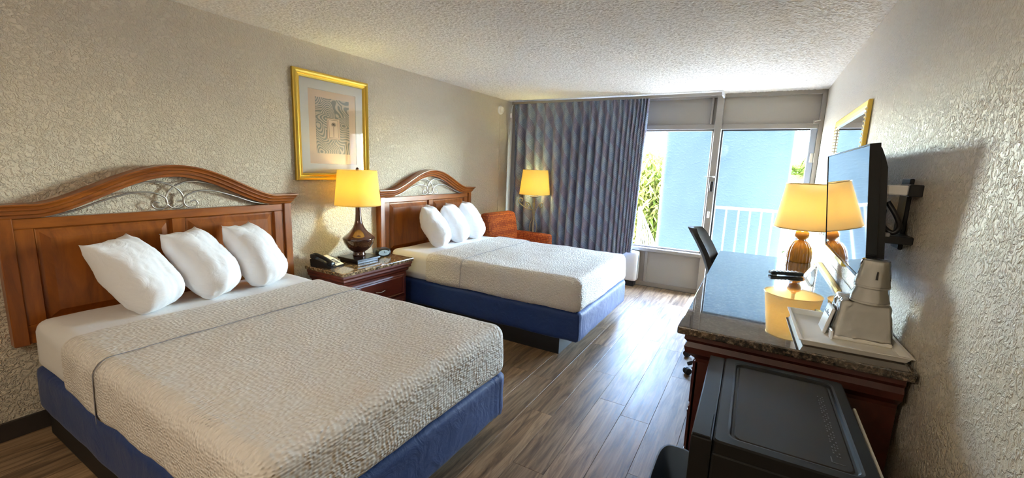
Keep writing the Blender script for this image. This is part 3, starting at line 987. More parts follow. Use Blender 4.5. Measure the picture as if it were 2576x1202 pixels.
lines.build('palm_drawing', 'art_ink', t)
MB().box(0.0125, 0.0140, -hw + 0.057, hw - 0.057, -hh + 0.057, hh - 0.057).build('glazing', 'picture_glass', t)

# ------------------------------------------------------------------ alarm on the wall with its surface wiring
t = thing('fire_alarm', 'round white fire alarm high on the left wall by the curtain', 'alarm', (0.0, 5.243, 2.282), (0, R(90), 0))
MB().lathe([(0.060, 0.0), (0.062, 0.010), (0.058, 0.018), (0.050, 0.020)], 0, 0, 32).build('base_ring', 'white_plastic', t, True, angle=40)
MB().lathe([(0.046, 0.020), (0.046, 0.034), (0.040, 0.042), (0.014, 0.044), (0.012, 0.040)], 0, 0, 32).build('dome', 'ivory_plastic', t, True, angle=40)
t = thing('wall_conduit', 'thin painted cable duct running down the left wall under the alarm', 'conduit', (0.0, 5.246, 0.0))
MB().box(0.0, 0.012, -0.008, 0.008, 0.10, 2.225, 0.002).build('duct', 'wall_paint', t)

# ------------------------------------------------------------------ curtain and track
TRK = t = thing('curtain_track', 'cream painted curtain track along the top of the window wall', 'curtain track', (0.0, 5.47, 2.405))
MB().prism([(-0.014, -0.018), (0.014, -0.018), (0.014, 0.012), (-0.014, 0.012)], 0, 0.10, 2.79).build('rail', 'trim_paint', t)
MB().box(2.785, 2.805, -0.02, 0.185, -0.024, 0.016, 0.002).build('end_cap', 'white_paint', t)
MB().box(0.07, 0.10, -0.018, 0.018, -0.024, 0.016, 0.002).build('end_cap', 'trim_paint', t)
cu = MB()
nu, nv = 420, 26
uvs = []
npl = 15
for j in range(nv):
    v = j / (nv - 1)
    z = 2.385 - v * 2.385
    for i in range(nu):
        u = i / (nu - 1)
        zb = 0.36 + 0.11 * max(0.0, min(1.0, (u - 0.88) / 0.06))
        z = 2.385 - v * (2.385 - zb)
        # pleats crowd together towards the drawn end on the right
        uu = u + 0.10 * u * (1 - u)
        xx = 0.11 + 1.88 * (1 - (1 - u) ** 1.0 * 1.0) if False else 0.11 + 1.885 * (u + 0.18 * u * (1 - u))
        xx -= 0.075 * v * u ** 6
        ph = (u * npl + 5.0 * u ** 7) * 2 * math.pi
        am = 0.042 * (0.35 + 0.65 * min(1, v * 5)) * (1 + 0.25 * math.sin(i * 0.031 + 1.0))
        s = math.sin(ph + 0.5 * math.sin(v * 3 + u * 9))
        s = math.copysign(abs(s) ** 0.8, s)
        yy = 5.462 + am * s + 0.012 * math.sin(v * 4 + u * 17) * v
        if v < 0.05:
            yy += 0.012 * math.cos(ph * 1.0) * (1 - v / 0.05)
        cu.v.append((xx + 0.012 * math.cos(ph) * min(1, v * 4), yy, z))
        uvs.append((u * 3.6, 1 - z))
for j in range(nv - 1):
    for i in range(nu - 1):
        a = j * nu + i
        cu.f.append((a, a + nu, a + nu + 1, a + 1))
cu.uv = uvs
o = cu.build('curtain', 'curtain_weave', None, True)
tag(o, 'blue grey patterned pleated curtain drawn across the left of the window', 'curtain')
cm = struct(MB().box(0.0, 0.05, 5.60, DB + 0.02, 0.0, 2.40, 0.003).build('trim_10', 'trim_paint'))
MB().tube([(0.085, 0.0, -0.02), (0.085, -0.05, -0.10), (0.085, -0.06, -0.3), (0.088, -0.06, -0.9), (0.085, -0.06, -1.6)], 0.0035, 6, 4).build('pull_cord', 'ivory_plastic', TRK)
MB().box(0.073, 0.097, -0.068, -0.052, -0.21, -0.15, 0.003).build('cord_tag', 'white_plastic', TRK)

# ------------------------------------------------------------------ air conditioner
t = thing('air_conditioner', 'white through-wall air conditioner below the curtain beside the bed nearer it', 'air conditioner', (1.46, 5.62, 0.0))
MB().rbox(-0.53, 0.53, -0.09, 0.068, 0.075, 0.468, 0.025, (16, 10, 10)).build('cabinet', 'white_plastic', t, True)
MB().box(-0.50, 0.50, -0.06, 0.068, 0.0, 0.075).build('base', 'black_plinth', t)
for k in range(9):
    MB().box(-0.48, 0.10, -0.098, -0.088, 0.29 + k * 0.014, 0.297 + k * 0.014).build('louvre', 'ivory_plastic', t)
MB().box(0.528, 0.534, -0.03, -0.015, 0.10, 0.42, 0.002).build('side_seam', 'grey_plastic', t)

# ------------------------------------------------------------------ armchair
t = thing('armchair', 'orange woven armchair in the corner beyond the two beds', 'armchair', (0.42, 4.98, 0.0), (0, 0, R(-4)))
MB().rbox(-0.10, 0.42, -0.26, 0.26, 0.22, 0.46, 0.05, (14, 14, 10)).build('seat_cushion', 'orange_weave', t, True)
def lean(p, n):
    return Vector((p.x - (p.z - 0.3) * 0.20, p.y * (1 - 0.08 * (p.z - 0.3)), p.z))
MB().rbox(-0.20, -0.04, -0.36, 0.33, 0.25, 0.885, 0.055, (10, 16, 16), lean).build('backrest', 'orange_weave', t, True)
for s in (-1, 1):
    a, bb = sorted((s * 0.26, s * 0.355))
    MB().rbox(-0.16, 0.44, a, bb, 0.20, 0.615, 0.04, (16, 8, 12)).build('armrest', 'orange_weave', t, True)
for sx_ in (-0.12, 0.38):
    for sy_ in (-0.29, 0.29):
        MB().lathe([(0.014, 0.0), (0.024, 0.22)], sx_, sy_, 12).build('leg', 'mahogany_dark', t)

# ------------------------------------------------------------------ floor lamp
t = thing('floor_lamp', 'lit floor lamp with scrolled iron stem in front of the curtain', 'lamp', (0.545, 5.35, 0.0))
MB().lathe([(0.13, 0.0), (0.13, 0.012), (0.08, 0.025), (0.03, 0.04), (0.014, 0.07)], 0, 0, 28).build('base', 'antique_iron', t, True, angle=40)
MB().tube([(0, 0, 0.06), (0, 0, 1.10)], 0.009, 10).build('stem', 'antique_iron', t, True)
sc_ = [(0.008, 0.55), (0.05, 0.62), (0.045, 0.72), (0.012, 0.80), (0.02, 0.90), (0.07, 1.0), (0.115, 1.02), (0.125, 0.975), (0.095, 0.955), (0.08, 0.98), (0.095, 0.995)]
for a in (0, 1, 2, 3):
    an = R(20 + 90 * a)
    MB().tube([(r_ * math.cos(an), r_ * math.sin(an), z) for r_, z in sc_], 0.0065, 7, 5).build('scroll', 'antique_iron', t, True)
an = R(-150)
MB().tube([(r_ * math.cos(an), r_ * math.sin(an), z) for r_, z in [(0.01, 0.92), (0.09, 0.93), (0.17, 0.98), (0.22, 1.03), (0.205, 1.075), (0.165, 1.07), (0.17, 1.035), (0.19, 1.04)]], 0.006, 7, 5).build('scroll', 'antique_iron', t, True)
MB().lathe([(0.012, 1.08), (0.06, 1.10), (0.066, 1.112), (0.02, 1.118), (0.014, 1.20)], 0, 0, 24).build('socket_cup', 'pewter', t, True, angle=40)
shade(t, [(0.215, 1.135), (0.213, 1.15), (0.176, 1.465), (0.175, 1.475)], 'shade_yellow')
MB().lathe([(0.012, 1.20), (0.018, 1.22), (0.029, 1.26), (0.026, 1.285), (0.010, 1.30)], 0, 0, 16).build('bulb', 'bulb_glow', t, True)
lamp_light('bulb_light', t, (0, 0, 1.27), 42.0, (1.0, 0.91, 0.34), 0.03)

# ------------------------------------------------------------------ dresser desk
DZ = 0.90
DX0, DX1, DY0, DY1 = 3.04, 3.775, 1.765, 3.80
t = thing('dresser_desk', 'long mahogany dresser desk with polished brown granite top along the right wall', 'desk', (0.0, 0.0, 0.0))
MB().box(DX0, DX1, DY0, DY1, DZ - 0.032, DZ, 0.005, 2).build('granite_top', 'granite_brown', t)
bx0, bx1, by0, by1 = 3.115, 3.755, 1.835, 3.76
def crown(x0, x1, y0, y1, ztop, sides):
    mb = MB()
    pf = [(0.045, 0.0), (0.048, -0.022), (0.036, -0.036), (0.046, -0.055), (0.040, -0.082), (0.014, -0.104), (0.004, -0.112), (0.0, -0.128)]
    for e, dz in pf:
        mb.v += [(x0 - e, y0 - e * sides, ztop + dz), (x1, y0 - e * sides, ztop + dz), (x1, y1, ztop + dz), (x0 - e, y1, ztop + dz)]
    for k in range(len(pf) - 1):
        for q in range(4):
            mb.f.append((k * 4 + q, k * 4 + 4 + q, k * 4 + 4 + (q + 1) % 4, k * 4 + (q + 1) % 4))
    mb.f.append((0, 1, 2, 3)); n_ = len(mb.v); mb.f.append((n_ - 1, n_ - 2, n_ - 3, n_ - 4))
    return mb
crown(bx0, bx1, by0, by1, DZ - 0.032, 1).build('crown_moulding', 'mahogany', t, True, angle=25)
MB().box(bx0, bx1, by0, 2.72, 0.08, DZ - 0.15).build('drawer_case', 'mahogany', t)
MB().box(bx0 - 0.02, bx1, by0 - 0.02, 2.73, 0.0, 0.09, 0.008, 2).build('plinth', 'mahogany', t)
MB().box(bx0 + 0.01, bx1, 3.70, 3.76, 0.0, DZ - 0.15).build('end_panel', 'mahogany', t)
MB().box(3.735, 3.755, 2.72, 3.70, 0.35, DZ - 0.15).build('modesty_panel', 'mahogany_dark', t)
for k, (z0, z1) in enumerate(((0.53, 0.73), (0.32, 0.515), (0.11, 0.305))):
    dd = MB().box(bx0 - 0.014, bx0 + 0.002, by0 + 0.04, 2.68, z0, z1, 0.005).build('drawer', 'mahogany', t)
    for yy in (2.05, 2.48):
        zc = (z0 + z1) / 2
        MB().tube([(bx0 - 0.012, yy - 0.045, zc), (bx0 - 0.024, yy - 0.04, zc), (bx0 - 0.026, yy, zc - 0.004), (bx0 - 0.024, yy + 0.04, zc), (bx0 - 0.012, yy + 0.045, zc)], 0.005, 7, 4).build('handle', 'mahogany', dd, True)
MB().box(bx0 - 0.006, bx0 + 0.012, by0 + 0.0, by0 + 0.03, 0.09, 0.74, 0.004).build('corner_stile', 'mahogany', t)

# desk lamp
t = thing('desk_lamp', 'desk lamp with fluted amber ceramic base and cream shade by the door', 'lamp', (3.572, 3.715, DZ))
prof = [(0.072, 0.0), (0.078, 0.006), (0.080, 0.03), (0.078, 0.07), (0.071, 0.105), (0.056, 0.135), (0.034, 0.152), (0.022, 0.158), (0.020, 0.164), (0.032, 0.170), (0.045, 0.185), (0.048, 0.200), (0.044, 0.216), (0.030, 0.228), (0.018, 0.233), (0.015, 0.245)]
MB().lathe(prof, 0, 0, 96, 18, 0.10, (1, 6)).build('lamp_body', 'amber_ceramic', t, True)
MB().lathe([(0.012, 0.24), (0.012, 0.30), (0.017, 0.305), (0.017, 0.34)], 0, 0, 16).build('socket', 'chrome', t, True, angle=40)
shade(t, [(0.186, 0.245), (0.184, 0.257), (0.141, 0.556), (0.140, 0.566)], 'shade_cream')
for rr_, zz in ((0.187, 0.247), (0.141, 0.564)):
    MB().tube([(rr_ * math.cos(a), rr_ * math.sin(a), zz) for a in [2 * math.pi * i / 48 for i in range(49)]], 0.003, 6).build('shade_trim', 'gold_dull', t, True)
MB().tube([(0.0, -0.018, 0.31), (0.0, -0.055, 0.36), (0.0, -0.055, 0.46), (0.0, 0, 0.54), (0.0, 0.055, 0.46), (0.0, 0.055, 0.36), (0.0, 0.018, 0.31)], 0.002, 6, 5).tube([(-0.14, 0, 0.545), (0.14, 0, 0.545)], 0.002, 6).build('harp', 'pewter', t)
MB().lathe([(0.012, 0.34), (0.018, 0.36), (0.029, 0.395), (0.026, 0.42), (0.010, 0.435)], 0, 0, 16).build('bulb', 'bulb_glow', t, True)
lamp_light('bulb_light', t, (0, 0, 0.40), 8.0, (1.0, 0.88, 0.46), 0.03)

# ------------------------------------------------------------------ wall mirror
t = thing('wall_mirror', 'large gold framed mirror with beaded inner edge on the right wall behind the television', 'mirror', (RW, 3.89, 1.475), (0, 0, math.pi))
hw, hh = 0.63, 0.50
ringframe(MB(), [(0.0, 0.002), (0.0, 0.020), (0.008, 0.024), (0.030, 0.022), (0.044, 0.014)], hw, hh).build('mirror_frame', 'gold', t)
ringframe(MB(), [(0.044, 0.016), (0.052, 0.020), (0.060, 0.016), (0.066, 0.010)], hw, hh).build('silver_slip', 'silver_leaf', t)
bd = MB()
for sx_ in (-1, 1):
    k = 0
    z = -hh + 0.055
    while z < hh - 0.05:
        for ins in (0.049, 0.008):
            bd.box(0.018, 0.026, sx_ * (hw - ins) - 0.005, sx_ * (hw - ins) + 0.005, z, z + 0.011)
        z += 0.024
bd.build('beading', 'silver_leaf', t)['kind'] = 'stuff'
MB().box(0.002, 0.010, -hw + 0.06, hw - 0.06, -hh + 0.06, hh - 0.06).build('mirror_glass', 'mirror_glass', t)

# ------------------------------------------------------------------ television
TV = thing('television', 'flat television tilted forward on a wall arm above the desk', 'television', (3.602, 2.630, 1.637), (0, R(-6.0), 0))
TW, TH = 0.572, 0.520
MB().box(0.0, 0.012, -TW, TW, -TH, 0.0, 0.002).build('screen_panel', 'screen', TV)
bz = MB().box(-0.003, 0.030, -TW - 0.006, -TW, -TH - 0.012, 0.006, 0.001).box(-0.003, 0.030, TW, TW + 0.006, -TH - 0.012, 0.006, 0.001)
bz.box(-0.003, 0.030, -TW, TW, 0.0, 0.006, 0.001).box(-0.003, 0.030, -TW, TW, -TH - 0.012, -TH, 0.001)
bz.build('bezel', 'black_gloss', TV)
MB().box(0.012, 0.030, -TW - 0.004, TW + 0.004, -TH - 0.010, 0.004).build('back_cover', 'black_plastic', TV)
MB().prism([(0.030, -0.006), (0.036, -0.012), (0.046, -0.045), (0.055, -0.085), (0.055, -TH + 0.06), (0.046, -TH + 0.01), (0.030, -TH)], 1, -TW + 0.012, TW - 0.012).build('rear_housing', 'black_plastic', TV)
mt = thing('television_mount', 'black and grey swivel wall mount behind the television', 'wall mount', (RW, 2.16, 1.40))
MB().box(-0.014, 0.0, 0.05, 0.16, -0.16, 0.12, 0.003).build('wall_plate', 'black_plastic', mt)
MB().box(-0.115, -0.040, -0.070, -0.035, 0.058, 0.094, 0.004).build('arm', 'white_plastic', mt)
MB().box(-0.040, 0.0, -0.074, 0.06, 0.054, 0.098, 0.003).build('pivot', 'black_plastic', mt)
MB().box(-0.11, -0.0, -0.070, 0.06, -0.125, -0.095, 0.004).build('arm', 'black_plastic', mt)
MB().box(-0.11, -0.07, -0.074, -0.04, -0.10, -0.085, 0.003).build('clip', 'grey_plastic', mt)
MB().tube([(-0.09, -0.05, 0.03), (-0.06, -0.06, -0.02), (-0.045, -0.055, -0.06), (-0.06, -0.05, -0.085), (-0.09, -0.04, -0.06), (-0.095, -0.04, 0.0)], 0.009, 8, 5).build('cable', 'black_plastic', mt, True)

# ------------------------------------------------------------------ small things on the desk
t = thing('remote_control', 'black remote control with pale buttons lying on the desk', 'remote', (3.468, 3.115, DZ), (0, 0, R(23)))
MB().box(-0.095, 0.095, -0.024, 0.024, 0.004, 0.026, 0.006, 2).build('case', 'black_plastic', t)
for xx in (-0.08, 0.06):
    MB().box(xx, xx + 0.02, -0.02, 0.02, 0.0, 0.004).build('pad', 'grey_plastic', t)
for i in range(7):
    for j in range(3):
        MB().box(-0.075 + i * 0.022, -0.066 + i * 0.022, -0.016 + j * 0.012, -0.009 + j * 0.012, 0.0255, 0.029).build('button', 'white_plastic', t)
t = thing('tent_card', 'small white folded card standing beside the remote control', 'card', (3.595, 3.17, DZ), (0, 0, R(20)))
MB().prism([(-0.028, 0.0), (0.012, 0.060), (0.014, 0.060), (-0.025, 0.0)], 1, -0.022, 0.022).build('front_leaf', 'white_plastic', t)
MB().prism([(0.024, 0.0), (0.014, 0.060), (0.012, 0.060), (0.021, 0.0)], 1, -0.022, 0.022).build('back_leaf', 'white_plastic', t)

t = thing('serving_tray', 'square white plastic tray on the near end of the desk', 'tray', (3.606, 2.040, DZ), (0, 0, R(2)))
tw, tl = 0.150, 0.205
ty = MB()
rg = [(tw - 0.012, tl - 0.012, 0.0), (tw - 0.004, tl - 0.004, 0.004), (tw + 0.008, tl + 0.008, 0.026), (tw + 0.012, tl + 0.012, 0.026), (tw + 0.011, tl + 0.011, 0.022), (tw + 0.005, tl + 0.005, 0.022), (tw - 0.006, tl - 0.006, 0.006), (tw - 0.014, tl - 0.014, 0.006)]
rg = [rg[0], rg[1], (tw + 0.006, tl + 0.006, 0.022), (tw + 0.013, tl + 0.013, 0.024), (tw + 0.013, tl + 0.013, 0.027), (tw + 0.003, tl + 0.003, 0.027), (tw - 0.008, tl - 0.008, 0.007), (tw - 0.014, tl - 0.014, 0.006)]
for a, bb, z in rg:
    ty.v += [(-a, -bb, z), (a, -bb, z), (a, bb, z), (-a, bb, z)]
for k in range(len(rg) - 1):
    for q in range(4):
        ty.f.append((k * 4 + q, k * 4 + (q + 1) % 4, k * 4 + 4 + (q + 1) % 4, k * 4 + 4 + q))
ty.f.append((3, 2, 1, 0)); n_ = len(ty.v); ty.f.append((n_ - 4, n_ - 3, n_ - 2, n_ - 1))
ty.build('tray_body', 'ivory_plastic', t)

t = thing('ice_bucket', 'square tapered white ice bucket wrapped in clear liner on the tray', 'ice bucket', (3.655, 2.050, DZ + 0.006), (0, 0, R(2)))
def taper(p, n):
    k = 1 - 0.20 * (p.z / 0.15)
    if p.z < 0.012:
        k *= 1.05
    return Vector((p.x * k, p.y * k, p.z))
MB().rbox(-0.088, 0.088, -0.088, 0.088, 0.0, 0.150, 0.010, (14, 14, 12), taper).build('bucket', 'ivory_plastic', t, True)
def wrapw(p, n):
    q = taper(p, n)
    return q + n * (0.003 + 0.006 * abs(mnoise.noise(q * 28)) + 0.003 * mnoise.noise(q * 60))
MB().rbox(-0.088, 0.088, -0.088, 0.088, 0.012, 0.150, 0.012, (30, 30, 26), wrapw).build('liner', 'cling_wrap', t, True)
MB().box(-0.098, -0.090, -0.10, -0.06, 0.0, 0.035, 0.002).build('corner_tab', 'white_plastic', t)
CZ = DZ + 0.006 + 0.156
def cup(z, label, r0=0.052, r1=0.037, h=0.105):
    t = thing('plastic_cup', label, 'cup', (3.666, 2.000, z), group='wrapped plastic cups')
    s = MB().lathe([(r0 + 0.003, 0.0), (r0 + 0.003, 0.006), (r0, 0.008), (r1, h - 0.004), (r1 - 0.004, h)], 0, 0, 36)
    s.build('cup_wall', 'ivory_plastic', t, True, angle=40)
    def pw(r, z, a):
        return r + 0.003 + 0.005 * abs(mnoise.noise(Vector((math.cos(a) * 3, math.sin(a) * 3, z * 30))))
    w = MB(); sg = 48; lv = 12
    for k in range(lv + 1):
        zz = h * 1.03 * k / lv
        for i in range(sg):
            a = 2 * math.pi * i / sg
            rr = pw(r0 + (r1 - r0) * k / lv, zz, a)
            w.v.append((rr * math.cos(a), rr * math.sin(a), zz))
    for k in range(lv):
        for i in range(sg):
            j = (i + 1) % sg
            w.f.append((k * sg + i, k * sg + j, (k + 1) * sg + j, (k + 1) * sg + i))
    w.f.append(tuple(lv * sg + i for i in range(sg)))
    w.build('wrapper', 'cling_wrap', t, True)
    return t
c1 = cup(CZ, 'lower of two upturned wrapped cups stacked on the ice bucket', 0.056, 0.046, 0.055)
c2 = cup(CZ + 0.058, 'upper of two upturned wrapped cups stacked on the ice bucket', 0.050, 0.037, 0.098)
MB().prism([(-0.0035, 0.0), (0.0035, 0.0), (0.002, 0.03), (-0.002, 0.03)], 1, -0.0555, -0.054).build('print', 'ink', c2, loc=(0, 0.004, 0.035))

t = thing('packet', 'white printed packet leaning on the side of the ice bucket', 'packet', (3.545, 2.055, DZ + 0.0075), (0, R(12), R(2)))
MB().box(-0.006, 0.006, -0.05, 0.05, 0.0, 0.105, 0.003).build('pouch', 'white_plastic', t)
pk = MB()
for k in range(5):
    pk.box(-0.0068, -0.006, -0.04 + 0.018 * k, -0.030 + 0.018 * k, 0.070, 0.075 + 0.006 * (k % 3))
pk.build('print', 'ink', t)

# ------------------------------------------------------------------ office chair
t = thing('office_chair', 'black office chair tucked under the far half of the desk', 'office chair', (3.125, 3.52, 0.0), (0, 0, R(-6)))
bk = MB()
nu_, nv_ = 14, 22
def cb(u, v, off):
    z = 0.52 + v * 0.58
    half = 0.175 * (0.78 + 0.22 * math.sin(math.pi * min(1, v * 1.25 + 0.15))) * (1.0 if v < 0.9 else 1 - ((v - 0.9) / 0.1) ** 2 * 0.35)
    x = -0.085 - 0.10 * v - 0.03 * math.sin(v * math.pi) * -1 - 0.11 * v * v + 0.05 * (u * u)
    return (x + off, u * half, z)
for s, off in ((1, 0.018), (-1, -0.018)):
    g = [cb(-1 + 2 * i / (nu_ - 1), j / (nv_ - 1), off) for j in range(nv_) for i in range(nu_)]
    bk.quad_grid(g, nu_, nv_)
n1_ = nu_ * nv_
bord = [(i, i + 1) for i in range(nu_ - 1)] + [((nv_ - 1) * nu_ + i + 1, (nv_ - 1) * nu_ + i) for i in range(nu_ - 1)] + [((j + 1) * nu_, j * nu_) for j in range(nv_ - 1)] + [(j * nu_ + nu_ - 1, (j + 1) * nu_ + nu_ - 1) for j in range(nv_ - 1)]
for a, bb in bord:
    bk.f.append((a, bb, n1_ + bb, n1_ + a))
bk.build('backrest', 'chair_black', t, True, angle=50)
MB().rbox(-0.17, 0.27, -0.23, 0.23, 0.42, 0.50, 0.035, (12, 12, 6)).build('seat', 'chair_black', t, True)
MB().tube([(-0.05, 0, 0.40), (-0.17, 0, 0.42), (-0.18, 0, 0.56)], 0.02, 8, 4).build('back_support', 'chair_black', t, True)
MB().tube([(0.03, 0, 0.12), (0.03, 0, 0.43)], 0.025, 14).build('gas_column', 'chair_black', t, True)
for k in range(5):
    a = R(72 * k + 158)
    cx, cy = 0.03 + 0.29 * math.cos(a), 0.29 * math.sin(a)
    lg = MB().tube([(0.03, 0, 0.12), (cx, cy, 0.085)], 0.020, 8, 0, 0.7).build('base_arm', 'chair_black', t, True)
    cs = MB().lathe([(0.024, -0.022), (0.027, -0.016), (0.027, -0.004), (0.012, -0.003), (0.012, 0.003), (0.027, 0.004), (0.027, 0.016), (0.024, 0.022)], 0, 0, 20)
    co_ = cs.build('caster', 'chair_black', lg, True, (cx, cy, 0.027), 40)
    co_.rotation_euler = (R(90), 0, a)

# ------------------------------------------------------------------ mini fridge
FZ = 0.845
FR = thing('mini_fridge', 'black mini fridge standing against the near end of the desk', 'fridge', (3.375, 1.405, 0.0), (0, 0, R(0.6)))
fx0, fx1, fy0, fy1 = -0.145, 0.200, -0.285, 0.285
MB().box(fx0, fx1 - 0.0, fy0, fy1, 0.02, FZ - 0.035, 0.006, 2).build('cabinet', 'fridge_black', FR)
tp = MB()
rings = [(0, FZ - 0.035), (0, FZ - 0.004), (0.004, FZ), (0.030, FZ), (0.036, FZ - 0.002), (0.040, FZ - 0.008), (0.046, FZ - 0.009)]
def rr_pts(ins, z, r=0.03, n=6):
    pts = []
    x0, x1, y0, y1 = fx0 + ins, fx1 - ins, fy0 + ins, fy1 - ins
    for cx, cy, a0 in ((x1 - r, y1 - r, 0), (x0 + r, y1 - r, 90), (x0 + r, y0 + r, 180), (x1 - r, y0 + r, 270)):
        for k in range(n + 1):
            a = R(a0 + 90 * k / n)
            pts.append((cx + r * math.cos(a), cy + r * math.sin(a), z))
    return pts
for ins, z in rings:
    tp.v += rr_pts(ins, z, 0.012 if ins < 0.02 else 0.022)
kk = 28
for a in range(len(rings) - 1):
    for q in range(kk):
        tp.f.append((a * kk + q, a * kk + (q + 1) % kk, (a + 1) * kk + (q + 1) % kk, (a + 1) * kk + q))
tp.build('top_rim', 'fridge_black', FR)
pn = MB(); pn.v = rr_pts(0.0455, FZ - 0.009, 0.02) + rr_pts(0.049, FZ - 0.006, 0.018); pn.f = [(q, (q + 1) % kk, kk + (q + 1) % kk, kk + q) for q in range(kk)] + [tuple(range(kk, 2 * kk))]
pn.build('top_panel', 'fridge_panel', FR)
dz = FZ - 0.004
dro = MB().box(fx0 - 0.052, fx0 - 0.0015, fy0, fy1, 0.03, dz, 0.004, 2).build('fridge_door', 'fridge_black', FR)
MB().box(fx0 - 0.050, fx0 - 0.006, fy0 + 0.005, fy0 + 0.13, dz - 0.002, dz + 0.005, 0.002).build('hinge_cover', 'fridge_black', dro)
MB().box(fx1, fx1 + 0.008, fy0 + 0.02, fy1 - 0.02, 0.10, FZ - 0.05, 0.004).build('rear_grille', 'black_plastic', FR)
mk = MB()
for k in range(26):
    yk = fy0 + 0.10 + k * 0.013
    for j in range(3):
        if (k * 7 + j * 5) % 4:
            mk.box(fx1 - 0.082 + j * 0.006, fx1 - 0.079 + j * 0.006, yk, yk + 0.004 + 0.003 * ((k + j) % 2), FZ - 0.0062, FZ - 0.0054)
mk.box(fx1 - 0.09, fx1 - 0.062, fy0 + 0.070, fy0 + 0.0725, FZ - 0.0062, FZ - 0.0054).box(fx1 - 0.09, fx1 - 0.0875, fy0 + 0.07, fy0 + 0.095, FZ - 0.0062, FZ - 0.0054)
mk.build('embossed_marks', 'emboss_grey', FR)
for sx_ in (fx0 + 0.03, fx1 - 0.03):
    for sy_ in (fy0 + 0.04, fy1 - 0.04):
        MB().lathe([(0.016, 0.0), (0.016, 0.02)], sx_, sy_, 12).build('foot', 'black_plastic', FR)
t = thing('cream_panel', 'thin cream panel edge standing between the fridge and the right wall', 'panel', (3.600, 1.42, 0.0))
MB().box(-0.004, 0.004, -0.20, 0.20, 0.0, 0.80, 0.002).build('board', 'ivory_plastic', t)

t = thing('wastebasket', 'dark blue grey wastebasket on the floor in front of the fridge', 'wastebasket', (3.095, 1.60, 0.0))
wbm = MB()
sg = 40
for (a, bb, z) in ((0.050, 0.125, 0.0), (0.054, 0.13, 0.01), (0.066, 0.165, 0.36), (0.070, 0.170, 0.365), (0.070, 0.170, 0.378), (0.064, 0.162, 0.378), (0.050, 0.126, 0.015)):
    for i in range(sg):
        an = 2 * math.pi * i / sg
        c_, s_ = math.cos(an), math.sin(an)
        e = 0.55
        wbm.v.append((a * math.copysign(abs(c_) ** e, c_), bb * math.copysign(abs(s_) ** e, s_), z))
for k in range(6):
    for i in range(sg):
        j = (i + 1) % sg
        wbm.f.append((k * sg + i, k * sg + j, (k + 1) * sg + j, (k + 1) * sg + i))
wbm.f.append(tuple(range(sg))[::-1]); wbm.f.append(tuple(6 * sg + i for i in range(sg)))
wbm.build('bin_body', 'bin_blue_grey', t, True, angle=40)

# ------------------------------------------------------------------ outside
struct(MB().box(-6, 9, DB + 0.12, 7.35, -0.25, -0.03).build('balcony_floor', 'concrete'))
struct(MB().box(-6, 9, YR - 0.15, DB + 0.35, H + 0.16, H + 6.0).build('upper_storey_sky_block', 'pale_building'))  # unseen block over the room, added to keep skylight off the column
struct(MB().box(-60, 60, DB + 0.2, 120, -3.3, -3.2).build('ground', 'asphalt'))
col_ = MB().rbox(1.915, 3.62, 7.0, 7.38, -3.2, 3.4, 0.03, (30, 6, 60), lambda p, n: p + n * 0.004 * mnoise.noise(p * 9))
tag(col_.build('blue_column', 'blue_stucco', None, True), 'broad pale blue stucco column outside the glass door', 'column')
t = thing('balcony_railing', 'white balcony railing with thin balusters in front of the blue column', 'railing', (0, 6.70, -0.03))
MB().box(2.70, 3.62, -0.018, 0.018, 1.055, 1.095, 0.004).build('top_rail', 'rail_paint', t)
MB().box(2.70, 3.62, -0.012, 0.012, 0.12, 0.15, 0.003).build('bottom_rail', 'rail_paint', t)
for xx in (2.735, 3.60):
    MB().box(xx - 0.022, xx + 0.022, -0.020, 0.020, 0.0, 1.06, 0.003).build('post', 'rail_paint', t)
for xx in (2.90, 3.055, 3.195, 3.33, 3.465):
    MB().box(xx - 0.011, xx + 0.011, -0.011, 0.011, 0.15, 1.06, 0.002).build('baluster', 'rail_paint', t)
t = thing('stair_railing', 'white sloping stair railing outside beside the curtain edge', 'railing', (0, 8.0, 0))
MB().box(1.375, 1.425, -0.025, 0.025, -1.2, 0.86, 0.004).build('post', 'rail_paint', t)
MB().prism([(1.40, 0.80), (1.40, 0.86), (1.80, 0.06), (1.80, 0.0)], 1, -0.02, 0.02).build('handrail', 'rail_paint', t)
for k in range(10):
    xx = 1.44 + k * 0.034
    MB().box(xx, xx + 0.016, -0.008, 0.008, -1.2, 0.82 - (xx - 1.40) * 2.0).build('baluster', 'rail_paint', t)

def leafcloud(c, rad, n, mat, size, parent, seed, droop=0.5, name='foliage'):
    r_ = random.Random(seed)
    mb = MB()
    for _ in range(n):
        while True:
            p = Vector((r_.uniform(-1, 1), r_.uniform(-1, 1), r_.uniform(-1, 1)))
            if p.length < 1:
                break
        p = Vector((c[0] + p.x * rad[0], c[1] + p.y * rad[1], c[2] + p.z * rad[2]))
        d = Vector((r_.uniform(-1, 1), r_.uniform(-1, 1), r_.uniform(-0.4, 0.6) - droop)).normalized()
        w = d.cross(Vector((r_.uniform(-1, 1), r_.uniform(-1, 1), r_.uniform(-1, 1)))).normalized()
        L = size * r_.uniform(0.6, 1.3)
        o = len(mb.v)
        nrm = d.cross(w)
        mb.v += [tuple(p), tuple(p + d * L * 0.45 + w * L * 0.11 + nrm * L * 0.04), tuple(p + d * L), tuple(p + d * L * 0.45 - w * L * 0.11 + nrm * L * 0.04)]
        mb.f.append((o, o + 1, o + 2, o + 3))
    ob = mb.build(name, mat, parent)
    return ob
t = thing('bamboo_clump', 'bright green weeping bamboo growing outside left of the blue column', 'bamboo', (1.0, 10.2, -3.2))
for k in range(7):
    xx = -0.5 + 0.17 * k
    MB().tube([(xx * 0.5, 0.1 * (k % 3), 0.0), (xx * 0.8, 0.1, 2.0), (xx * 1.4, 0.1, 4.6)], 0.022, 6, 3, 0.5).build('cane', 'leaf_yellow', t)
